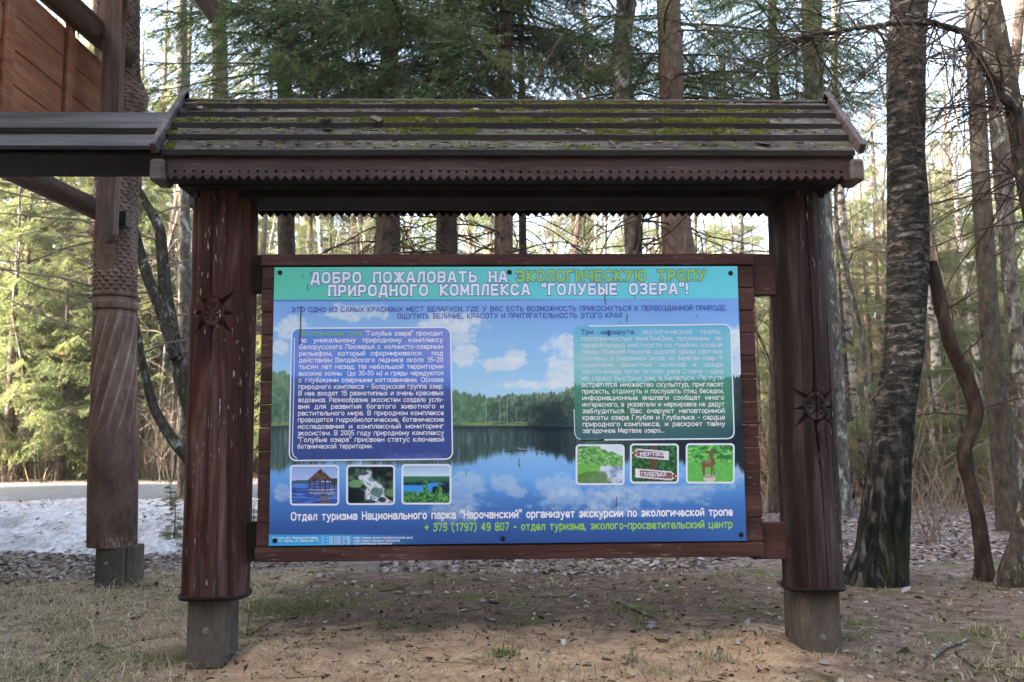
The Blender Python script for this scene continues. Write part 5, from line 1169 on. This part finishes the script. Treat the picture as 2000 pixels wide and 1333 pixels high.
t5, p5, r5 = near_tree('mossy_tree', 'crooked mossy tree at the right edge with a long twiggy limb over the roof', [(1970, 1152, 54), (1995, 1060, 42), (2032, 900, 38), (2052, 700, 36), (2030, 480, 34), (2003, 370, 32), (1988, 260, 33), (1974, 180, 33), (1957, 90, 30), (1940, 0, 28)], 7.15, bk_mossy, 7., 24, .12, .03, (6, 4), .1, seed=7)
mb = MB(); rng = np.random.RandomState(77)
limb = np.array([P(x, y, Y) for x, y, Y in ((1992, 228, 7.15), (1960, 190, 7.0), (1912, 112, 6.85), (1880, 62, 6.8), (1830, 48, 6.75), (1770, 44, 6.7), (1700, 52, 6.7), (1640, 60, 6.7), (1560, 78, 6.7), (1520, 90, 6.7))])
sgm = np.linspace(0, 9, 70); lq = np.stack([np.interp(sgm, range(10), limb[:, c]) for c in range(3)], -1)+rng.normal(0, .006, (70, 3))
mb.tube(lq, np.interp(np.linspace(0, 1, 70), [0, .3, 1], [.045, .030, .012]), 10, cap=True)
obj('limb', mb, bk_mossy, t5, True); mb = MB()
for q in range(80):
    j = rng.randint(8, 69); a = rng.uniform(-1, 1); grow(mb, lq[j], (a-.35, rng.normal(0, .5), rng.uniform(-1., .6)), rng.uniform(.4, 1.25), .008, 2, rng, 4, .05, (3, 5))
for q in range(34):
    j = np.argmin(abs(p5[:, 2]-rng.uniform(3.0, 4.6))); grow(mb, p5[j], (rng.uniform(-1.2, .2), rng.normal(0, .5), rng.uniform(-.7, .6)), rng.uniform(.6, 1.5), .009, 2, rng, 4, .06, (3, 5))
obj('branches', mb, twig_dark, t5)
# trunks behind the board
def behind(name, label, pts, Y, mat, top, seed, limbs=None, k=22, rough=.06):
    yb = 837+CH*FPX/Y; return near_tree(name, label, [(pts[0][0], yb, pts[0][2]*1.15)]+pts, Y, mat, top, k, rough, .07, (6, 2), .1, seed=seed, limbs=limbs)
dead = lambda z0, z1, n, L=1.3: twiggy(z0, z1, n, L, None, .05, (-.35, .2), 1, .011, (2, 5))
B1 = behind('spruce_tree', 'dark spruce with dense hanging boughs above the left half of the plank roof', [(757, 495, 48), (760, 200, 38), (762, 0, 34)], 11., bk_spruce, 15, 31, dead(3.1, 4.9, 34, 1.7))
B2 = behind('spruce_tree', 'spruce trunk seen in the gap above the poster, second from the left log post', [(872, 495, 43), (876, 200, 34), (880, 0, 30)], 11.8, bk_spruce, 15, 32, dead(3.1, 4.9, 34, 1.7))
B3 = behind('spruce_tree', 'brown spruce trunk above the middle of the poster', [(983, 495, 38), (986, 200, 28), (988, 0, 26)], 10.6, bk_pine, 14, 33, dead(3.2, 5, 28, 1.6))
behind('bare_tree', 'very thin dark stem just right of the brown spruce trunk above the poster', [(1021, 495, 16), (1019, 200, 13), (1017, 0, 12)], 13., bk_spruce, 11, 34, dead(2.5, 7, 10))
near_tree('lichened_tree', 'grey lichened double trunk above the right half of the roof', [(1236, 1066, 50), (1238, 495, 33), (1232, 330, 38), (1216, 190, 42), (1210, 110, 36), (1224, 0, 40)], 9.5, bk_lichen, 13, 28, .09, .05, (6, 3), .1, seed=35, limbs=twiggy(2.8, 6, 30, 1.8, None, .04))
near_tree('spruce_tree', 'thickest reddish spruce trunk above the right half of the poster', [(1328, 1076, 84), (1326, 495, 66), (1318, 420, 58), (1312, 190, 50), (1306, 0, 47)], 9.2, bark('sunpatch_bark', (.07, .05, .042), (.13, .09, .075), (.20, .15, .125), .5, 14, patch=(.34, .16, .07), pt=(.60, .68), psc=3.5), 15, 30, .09, .05, (7, 2.4), .1, seed=36, limbs=dead(2.8, 4.6, 34, 2.0))  # orange patches are sunlight painted into the bark colour
B7 = behind('spruce_tree', 'thin straight spruce trunk rising from the right end of the roof ridge', [(1514, 495, 22), (1512, 190, 18), (1508, 0, 17)], 13., bk_spruce, 14, 37, dead(3, 8, 16))
behind('lichened_tree', 'pale slim trunk seen left of the carved sun post in the gap below the roof', [(362, 700, 26), (357, 200, 21), (355, 0, 20)], 17., bk_lichen, 14, 38, dead(3, 9, 14, 1.6))
behind('spruce_tree', 'spruce trunk behind the top left corner of the plank roof', [(432, 500, 32), (430, 200, 30), (428, 0, 28)], 16., bk_spruce, 15, 39, dead(3, 9, 18, 1.6))
# leaning mossy tree between the carved pole and the left log post
t, p, r = near_tree('leaning_tree', 'leaning mossy lichened tree between the carved pole and the left log post', [(428, 1036, 46), (400, 900, 36), (368, 775, 36), (343, 690, 33), (326, 600, 29), (319, 520, 23), (312, 445, 21), (288, 402, 17), (272, 372, 14)], 11., bk_mossy, 5.6, 22, .12, .04, (6, 3), .08, seed=41, dx=-.9)
mb = MB(); q, rr = px_path([(346, 698, 27), (314, 602, 25), (288, 542, 21), (276, 500, 18), (262, 440, 14), (230, 380, 9)], 10.9, None, 0, False); m2, _, _ = trunk_mb(q, rr, 16, .12, (6, 3), .05, 5); obj('limb', m2, bk_mossy, t, True)
q, rr = px_path([(402, 925, 26), (366, 892, 25), (330, 850, 22), (301, 800, 18), (284, 738, 16), (275, 690, 13), (262, 600, 8)], 10.8, None, 0, False); m2, _, _ = trunk_mb(q, rr, 16, .12, (6, 3), .05, 6); obj('limb', m2, bk_mossy, t, True)
rng = np.random.RandomState(8); mb = MB()
for x, y, dx_, dz in ((318, 520, 1, .1), (312, 470, -1, .3), (330, 620, 1, .3), (300, 420, 1, .1), (280, 395, -1, .5), (285, 540, -1, .15), (276, 500, -1, -.1), (262, 440, -1, .2), (300, 800, -1, .1), (340, 690, 1, .2), (275, 690, 1, .1), (300, 570, -1, -.1), (230, 380, -1, .1), (245, 410, -1, .3)):
    grow(mb, P(x, y, 10.95), (dx_, rng.normal(0, .3), dz), rng.uniform(.7, 1.7), .013, 2, rng, 4, .02, (3, 5))
for x, y, dz, L in ((190, 560, .12, 2.6), (200, 470, -.02, 2.4), (215, 600, .18, 2.0), (240, 440, .1, 2.6), (200, 395, -.08, 2.2), (195, 650, .2, 1.4)):
    grow(mb, P(x, y, 10.9), (-1, rng.normal(0, .2), dz), L, .014, 2, rng, 4, -.005, (3, 5), wig=.07)
for a_, b_ in (((275, 500), (190, 470)), ((262, 440), (200, 395)), ((285, 540), (195, 560)), ((275, 690), (195, 650))):
    mb.tube(np.array([P(*a_, 10.9), P((a_[0]+b_[0])/2, (a_[1]+b_[1])/2-8, 10.9), P(*b_, 10.9)]), [.018, .016, .014], 5)
obj('branches', mb, twig_pale, t)
# hanging boughs of the near spruces
def boughs(tr, Y, cx, items, seed, mat=needle_shade):
    rng = np.random.RandomState(seed); it = []
    for (px, py, n, azr, sc) in items:
        for q in range(int(n*1.2)):
            o_ = P(px+rng.uniform(-14, 14), py+rng.uniform(-55, 55), Y); o_[0] = P(cx, py, Y)[0] if px is None else o_[0]
            it.append((o_, rng.uniform(*azr), rng.uniform(-.3, .12), sc*rng.uniform(.75, 1.2), rng.randint(6)))
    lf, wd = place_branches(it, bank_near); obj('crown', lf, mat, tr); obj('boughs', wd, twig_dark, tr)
full = (0, 6.283)
boughs(B1[0], 11., 760, [(760, 300, 2, (2.4, 4.2), .9), (762, 210, 5, full, .8), (760, 130, 11, full, 1.0), (760, 20, 14, full, 1.05), (760, -120, 14, full, 1.05), (760, -300, 14, full, 1.0), (760, -500, 10, full, .9)], 1)
boughs(B2[0], 11.8, 876, [(876, 160, 9, full, .95), (878, 40, 13, full, 1.05), (880, -110, 14, full, 1.05), (880, -280, 12, full, 1.)], 2)
boughs(B3[0], 10.6, 987, [(987, 110, 6, (2.6, 4.6), .75), (987, 60, 8, (-1.2, .9), .95), (988, 0, 9, full, .9), (988, -120, 10, full, .9), (988, -260, 10, full, .9)], 3)
boughs(B7[0], 13., 1510, [(1512, 180, 9, full, .8), (1510, 90, 11, full, .9), (1510, -10, 11, full, .95), (1510, -140, 11, full, 1.0)], 4)
rng = np.random.RandomState(5)
Bx = behind('spruce_tree', 'dark spruce whose boughs hang left of the gable corner above the roof', [(560, 500, 34), (556, 200, 30), (552, 0, 28)], 12.5, bk_spruce, 15, 43, dead(3, 6, 8))
boughs(Bx[0], 12.5, 554, [(556, 140, 6, full, .8), (554, 40, 10, full, 1.), (552, -90, 12, full, 1.05), (552, -230, 12, full, 1.)], 6)
By = [o for o in COL.objects if o.get('label', '').startswith('thickest reddish')][0]
boughs(By, 9.2, 1312, [(1314, 165, 6, (5.7, 7.0), .8), (1312, 140, 4, (2.2, 4.0), .6), (1312, 60, 8, full, .75), (1308, -60, 7, full, .75), (1306, -180, 8, full, .85)], 7)
# ================================================================ what lies on the ground
leaf_m = tinted('dead_leaves', .85, .15, .12)
def leaf_mesh(n, x, y, z, size, rng, cols, curl=.35, lift=.012):
    a = rng.uniform(0, 6.283, n); tl = rng.normal(0, .22, n); rl = rng.normal(0, .22, n); L = size*np.clip(rng.gamma(6., .165, n), .35, 1.6); wd = L*rng.uniform(.28, .42, n); cu = rng.uniform(-.2, 1, n)*curl
    u = np.array([-.5, -.2, .15, .5]); prof = np.array([.12, .9, 1., .06])
    V = []
    for s_ in (-1, 0, 1):
        for q in range(4):
            V.append(np.stack([L*u[q], s_*wd*prof[q], np.abs(s_)*wd*cu*prof[q]+L*cu*.4*(u[q]*2)**2*.5], -1))
    V = np.stack(V, 1)
    ca, sa = np.cos(a)[:, None], np.sin(a)[:, None]
    X = V[..., 0]; Yv = V[..., 1]; Z = V[..., 2]+X*np.sin(tl)[:, None]+Yv*np.sin(rl)[:, None]
    Z = Z-Z.min(1, keepdims=True)*.8
    V = np.stack([x[:, None]+X*ca-Yv*sa, y[:, None]+X*sa+Yv*ca, z[:, None]+Z+lift*rng.uniform(.0, 1, n)[:, None]], -1).reshape(-1, 3)
    f = []
    for r_ in (0, 4):
        for q in range(3): f.append((r_+q, r_+q+1, r_+q+5, r_+q+4))
    F = (np.arange(n)[:, None, None]*12+np.array(f)[None]).reshape(-1, 4)
    return V, F, np.repeat(cols, 12, 0)
def leafcols(n, rng, pal):
    pal = np.array(pal); c = pal[rng.randint(len(pal), size=n)]; return c*rng.uniform(.65, 1.2, (n, 1))
LPAL = [(.27, .225, .205), (.21, .165, .145), (.33, .285, .27), (.16, .12, .10), (.37, .33, .32), (.11, .08, .066), (.25, .185, .145), (.30, .265, .265)]
mb = MB(); rng = np.random.RandomState(12)
n = 62000; y = 7.2+10.5*rng.beta(1.0, 1.9, n); x = y*rng.uniform(-.68, .68, n); e = fbm(x*.8, y*.8, o=4, seed=15)
keep = ((y+2.2*(e-.5)) > 8.) & ~((x < -3.2) & (y > 10.5) & (y < 15.0) & (rng.uniform(0, 1, n) < .88)); x, y = x[keep], y[keep]; n = len(x)
V, F, C_ = leaf_mesh(n, x, y, gz(x, y)-.004, .046, rng, leafcols(n, rng, LPAL), .25, .010); mb.add(V, F, 0, C_)
n = 7000; y = rng.uniform(17, 45, n); x = y*rng.uniform(-.1, .72, n)+0; V, F, C_ = leaf_mesh(n, x, y, gz(x, y), .13, rng, leafcols(n, rng, [(.28, .19, .11), (.20, .13, .08), (.34, .25, .16), (.16, .12, .08)]), lift=.03); mb.add(V, F, 0, C_)
n = 900; y = rng.uniform(4.4, 8.2, n); x = y*rng.uniform(-.66, .68, n); keep = rng.uniform(0, 1, n) < .25+.75*sm(y, 5.4, 7.6); x, y = x[keep], y[keep]; n = len(x)
V, F, C_ = leaf_mesh(n, x, y, gz(x, y), .040, rng, leafcols(n, rng, LPAL), lift=.004); mb.add(V, F, 0, C_)
n = 5200; y = rng.uniform(8.8, 15.5, n); x = rng.uniform(-12, -2.2, n); z_, f_ = snow_z(x, y); keep = (f_ > .30) & (rng.uniform(0, 1, n) < .25+.75*sm(fbm(x*1.5, y*2, o=3, seed=44), .42, .62)); x, y, z_ = x[keep], y[keep], z_[keep]; n = len(x)
V, F, C_ = leaf_mesh(n, x, y, z_+.002, .040, rng, leafcols(n, rng, LPAL), .2, .004); mb.add(V, F, 0, C_)
tag(obj('leaf_litter', mb, leaf_m), kind='stuff')
# grass: flattened straw at the left, sparse tufts elsewhere
def blades(mb, x, y, L, wd, lean, rng, pal, stand=.5):
    n = len(x); z = gz(x, y)-.004; a = rng.uniform(0, 6.283, n); le = np.clip(rng.normal(lean, .25, n), .05, 1.4); L = L*rng.uniform(.5, 1.3, n)
    dx, dy = np.cos(a), np.sin(a); hz = L*np.sin(le); vt = L*np.cos(le)
    p0 = np.stack([x, y, z], -1); p1 = p0+np.stack([dx*hz*.35, dy*hz*.35, vt*.62], -1); p2 = p0+np.stack([dx*hz, dy*hz, np.maximum(vt*.9-hz*.12, .004)], -1)
    b = rng.uniform(0, 6.283, n); sd = np.stack([np.cos(b), np.sin(b), 0*b], -1)*wd*rng.uniform(.6, 1.2, n)[:, None]
    V = np.stack([p0-sd, p0+sd, p1-sd*.8, p1+sd*.8, p2], 1).reshape(-1, 3); i = np.arange(n)[:, None]*5; c = np.repeat(leafcols(n, rng, pal), 5, 0)
    k = mb.n; mb.add(V, np.concatenate([i+np.array([[0, 1, 3, 2]])]), 0, c)
    mb.v.append(np.zeros((0, 3))); mb.c.append(np.zeros((0, 3))); mb.f.append((i+np.array([[2, 3, 4]]))+k); mb.m.append(np.zeros(n, int))
STRAW = [(.48, .40, .26), (.38, .31, .20), (.56, .48, .34), (.26, .20, .13), (.44, .38, .28), (.19, .20, .08)]
GREEN = [(.09, .14, .03), (.13, .18, .05), (.18, .19, .07), (.28, .25, .16)]
mb = MB(); rng = np.random.RandomState(13)
n = 44000; y = 4.2+4.3*rng.uniform(0, 1, n)**1.2; x = y*rng.uniform(-.66, .1, n); e = fbm(x*1.2, y*1.2, o=4, seed=18)
dens = (1-sm(x+1.4*(e-.5), -1.95, -1.35))*(1-sm(y+1.5*(e-.5), 7.4, 8.4))*(.25+.75*sm(e, .36, .52)); keep = rng.uniform(0, 1, n) < dens; x, y = x[keep], y[keep]
blades(mb, x, y, .09, .0022, 1.05, rng, STRAW); k_ = rng.uniform(0, 1, len(x)) < .16; blades(mb, x[k_], y[k_], .24, .0026, 1.3, rng, STRAW[:3])
n = 9000; cl = rng.randint(0, 260, n); cy = 4.3+4*rng.uniform(0, 1, 260); cx = cy*rng.uniform(-.64, .66, 260); x = cx[cl]+rng.normal(0, .035, n); y = cy[cl]+rng.normal(0, .035, n); e = fbm(cx*1.1, cy*1.1, o=3, seed=20)[cl]
keep = (rng.uniform(0, 1, n) < .12+.88*sm(e, .45, .6)); blades(mb, x[keep], y[keep], .085, .002, .85, rng, STRAW+[(.12, .15, .06)])
for px, py, sx_, n, L, pal, le in ((560, 1195, .34, 2600, .045, GREEN, .7), (600, 1180, .4, 1500, .04, GREEN, .7), (985, 1290, .07, 180, .075, GREEN[:2], .8), (965, 1300, .12, 160, .07, STRAW, .9), (1300, 1320, .2, 260, .08, STRAW, .9), (1395, 1300, .12, 200, .08, GREEN+STRAW, .8), (1925, 1240, .14, 260, .08, GREEN+STRAW, .7), (1380, 1265, .12, 160, .06, STRAW, .9), (1230, 1300, .05, 120, .12, STRAW, .8), (250, 1300, .3, 900, .06, GREEN, 1.), (120, 1235, .2, 300, .05, GREEN, 1.), (60, 1320, .25, 500, .06, GREEN, 1.), (1960, 1310, .25, 700, .07, GREEN+STRAW, .8), (1740, 1300, .2, 200, .06, GREEN+STRAW, .9), (640, 1255, .2, 160, .06, STRAW, .9), (1050, 1110, .3, 700, .03, GREEN, .8), (900, 1140, .3, 500, .03, GREEN, .8), (1450, 1195, .3, 500, .03, GREEN, .8), (340, 1290, .10, 420, .14, STRAW[:3], 1.0), (310, 1250, .18, 500, .12, STRAW[:3], 1.05), (560, 1300, .25, 260, .07, STRAW, .9), (740, 1320, .3, 240, .07, STRAW, .9), (1100, 1325, .3, 260, .08, STRAW, .9)):
    c = G(px, py); x = c[0]+rng.normal(0, sx_*.55, n); y = c[1]+rng.normal(0, sx_*.42, n); blades(mb, x, y, L, .0019, le, rng, pal)
c = G(482, 1245); 
tag(obj('grass', mb, tinted('dry_grass', .8, .2, .2)), kind='stuff')
mb = MB()
for dx_, h_, ox in ((.035, .20, .0), (.30, .10, .02)):
    s_ = np.linspace(0, 1, 9); q = np.stack([c[0]+ox+dx_*s_, np.full(9, c[1]), gz(c[0], c[1])+h_*np.sin(s_*1.9)/np.sin(1.57)*1.], -1); mb.tube(q, np.linspace(.006, .0015, 9), 4)
tag(obj('grass_stalk', mb, plain('green_stalk', (.16, .20, .05), .6)), 'bent green grass stalk beside the foot of the left log post', 'plant')
# crumbs, cones, bits of bark
mb = MB(); rng = np.random.RandomState(14); n = 9000; y = 4.3+4.6*rng.uniform(0, 1, n)**1.3; x = y*rng.uniform(-.66, .68, n); z = gz(x, y); s_ = rng.gamma(2., .0022, n)+.0015
c = np.stack([x, y, z+s_*.5], -1); d = rng.normal(0, 1, (n, 4, 3))*s_[:, None, None]*np.array([1.3, 1.3, .7]); V = (c[:, None]+d).reshape(-1, 3); i = np.arange(n)[:, None, None]*4
pal = [(.05, .035, .028), (.10, .07, .05), (.16, .11, .075), (.30, .24, .19), (.42, .39, .36), (.07, .055, .04)]
mb.add(V, (i+np.array([[0, 1, 2], [0, 2, 3], [0, 3, 1], [1, 3, 2]])[None]).reshape(-1, 3), 0, np.repeat(leafcols(n, rng, pal), 4, 0))
for q in range(420):
    y0 = 4.3+5.5*rng.uniform()**1.2; x0 = y0*rng.uniform(-.66, .68); a = rng.uniform(0, 6.28); L = rng.gamma(2., .045)+.03; m_ = 6; s_ = np.linspace(0, 1, m_)
    xx = x0+np.cos(a)*L*s_+rng.normal(0, L*.04, m_); yy = y0+np.sin(a)*L*s_+rng.normal(0, L*.04, m_); zz = gz(xx, yy)+rng.uniform(.002, .01, m_); mb.tube(np.stack([xx, yy, zz], -1), np.linspace(.0028, .001, m_), 4, 0, leafcols(1, rng, pal[:4])[0], cap=False)
tag(obj('ground_debris', mb, tinted('debris', .95, .1)), kind='stuff')
# single sticks
def stick(name, label, pts, r, mat, side=()):
    mb = MB(); g = np.array([G(x, y, .02) for x, y in pts]); n = 30; s_ = np.linspace(0, len(g)-1, n); q = np.stack([np.interp(s_, range(len(g)), g[:, k]) for k in range(3)], -1)
    q[:, 2] = gz(q[:, 0], q[:, 1])+r*.8+.006*vn(np.linspace(0, 9, n), r*999); q[:, :2] += .008*(np.stack([vn(np.linspace(0, 11, n), 3.), vn(np.linspace(0, 11, n), 8.)], -1)-.5)
    mb.tube(q, np.linspace(r, r*.5, n)*(1+.3*(vn(np.linspace(0, 14, n), 5.)-.5)), 8)
    for f, a, L in side:
        p = q[int(f*(n-1))]; mb.tube([p, p+np.array([math.cos(a)*L*.5, math.sin(a)*L*.5, .02]), p+np.array([math.cos(a)*L, math.sin(a)*L, .015])], [r*.5, r*.35, r*.15], 5)
    return tag(obj(name, mb, mat, None, True), label, 'stick')
stick('fallen_branch', 'lichen-covered pale stick lying at the lower right on bare soil', [(1818, 1292), (1850, 1272), (1890, 1250)], .014, bk_lichen)
stick('fallen_branch', 'long thin forked twig below the lichen-covered stick at the lower right', [(1868, 1278), (1905, 1302), (1945, 1305), (2010, 1333)], .009, bk_lichen, ((.4, -.4, .3), (.6, .5, .2)))
stick('fallen_branch', 'straight grey stick lying on dark soil under the right half of the board', [(1206, 1184), (1240, 1200), (1275, 1217)], .012, bk_lichen)
stick('fallen_branch', 'thin curved twig on the soil under the middle of the board', [(1052, 1172), (1100, 1168), (1140, 1163), (1172, 1153)], .006, twig_pale)
stick('fallen_branch', 'dark thin twig on the moss under the left half of the board', [(742, 1162), (790, 1152), (802, 1140)], .005, twig_dark, ((.5, 2.6, .3),))
stick('fallen_branch', 'long dark twig on the grass between the carved pole and the left log post', [(212, 1146), (270, 1150), (360, 1152)], .005, twig_dark)
stick('fallen_branch', 'broken branch lying on leaves left of the pair of trunks at the right', [(1720, 1105), (1770, 1090), (1830, 1092)], .008, twig_dark, ((.5, 1., .4),))
# larger single leaves
def one_leaf(x, y, z, size, seed, label, group, name='dry_leaf', col=None, tilt=0.):
    r2 = np.random.RandomState(seed); V, F, C_ = leaf_mesh(1, np.array([0.]), np.array([0.]), np.array([0.]), size, r2, leafcols(1, r2, [(.33, .29, .28), (.27, .23, .21), (.38, .34, .33)] if col is None else col), .5, .002)
    mb = MB(); mb.add(V, F, 0, C_); o = obj(name, mb, leaf_m); o.location = (x, y, z); o.rotation_euler = (tilt, 0, 0); return tag(o, label, 'leaf', group)
for q, (px, py) in enumerate([(780, 1157), (778, 1170), (806, 1172), (835, 1171), (930, 1186), (845, 1188), (905, 1208), (1150, 1188), (1146, 1198), (1130, 1155), (1035, 1160), (1040, 1136), (1085, 1155), (1275, 1232), (1318, 1185), (1330, 1153), (1432, 1155), (1120, 1178), (1215, 1196), (1170, 1230), (1460, 1235), (1258, 1278), (930, 1142), (945, 1142), (590, 1145), (700, 1105), (975, 1130), (1390, 1184), (1700, 1165), (1770, 1160), (1965, 1160), (1980, 1175), (1920, 1248), (1945, 1262), (1570, 1293), (1610, 1310), (1825, 1312), (1700, 1330), (280, 1195), (100, 1260), (282, 1310), (1260, 1105), (1340, 1105), (1180, 1105), (640, 1106), (1800, 1180), (1710, 1210), (1880, 1235)]):
    g = G(px, py); one_leaf(g[0], g[1], float(gz(g[0], g[1]))+.004, .055 if q < 36 else .045, 100+q, 'pale dry leaf lying singly on the bare ground round the notice board', 'dry leaves on the bare ground')
sl = math.atan2(zf[1]-zf[0], .08)
for q, (px, row, f) in enumerate([(372, 3, .5), (388, 3, .6), (398, 3, .5), (515, 2, .4), (640, 1, .5), (735, 2, .1), (930, 3, .5), (1032, 1, .5), (1125, 1, .45), (1140, 1, .3), (1490, 0, .5), (1552, 1, .4), (1588, 1, .3), (1610, 1, .6), (580, 0, .4), (635, 2, .1), (1285, 2, .5), (340, 1, .5)]):
    Y0, z0, Y1, z1 = tops[row]; yy = Y0+(Y1-Y0)*f; one_leaf(P(px, 250, yy)[0], yy, z0+(z1-z0)*f+.004, .06, 200+q, 'pale curled dry leaf lying on the plank roof of the notice board', 'dry leaves on the roof', col=[(.22, .17, .15), (.28, .235, .215), (.17, .12, .10)], tilt=.35)

# thin bright air between the trees
mb = MB(); mb.add(np.array([(x, y, z) for z in (-1.6, 32) for x, y in ((-125, -65), (125, -65), (125, 145), (-125, 145))], float), [(0, 3, 2, 1), (4, 5, 6, 7), (0, 1, 5, 4), (1, 2, 6, 5), (2, 3, 7, 6), (3, 0, 4, 7)])
m = bpy.data.materials.new('haze_air'); m.use_nodes = True; t = m.node_tree; t.nodes.clear(); o_ = t.nodes.new('ShaderNodeOutputMaterial'); v_ = t.nodes.new('ShaderNodeVolumePrincipled')
v_.inputs['Color'].default_value = (.95, .97, 1, 1); v_.inputs['Density'].default_value = .0007; v_.inputs['Anisotropy'].default_value = .2; t.links.new(v_.outputs[0], o_.inputs['Volume'])
tag(obj('haze', mb, m), kind='stuff')
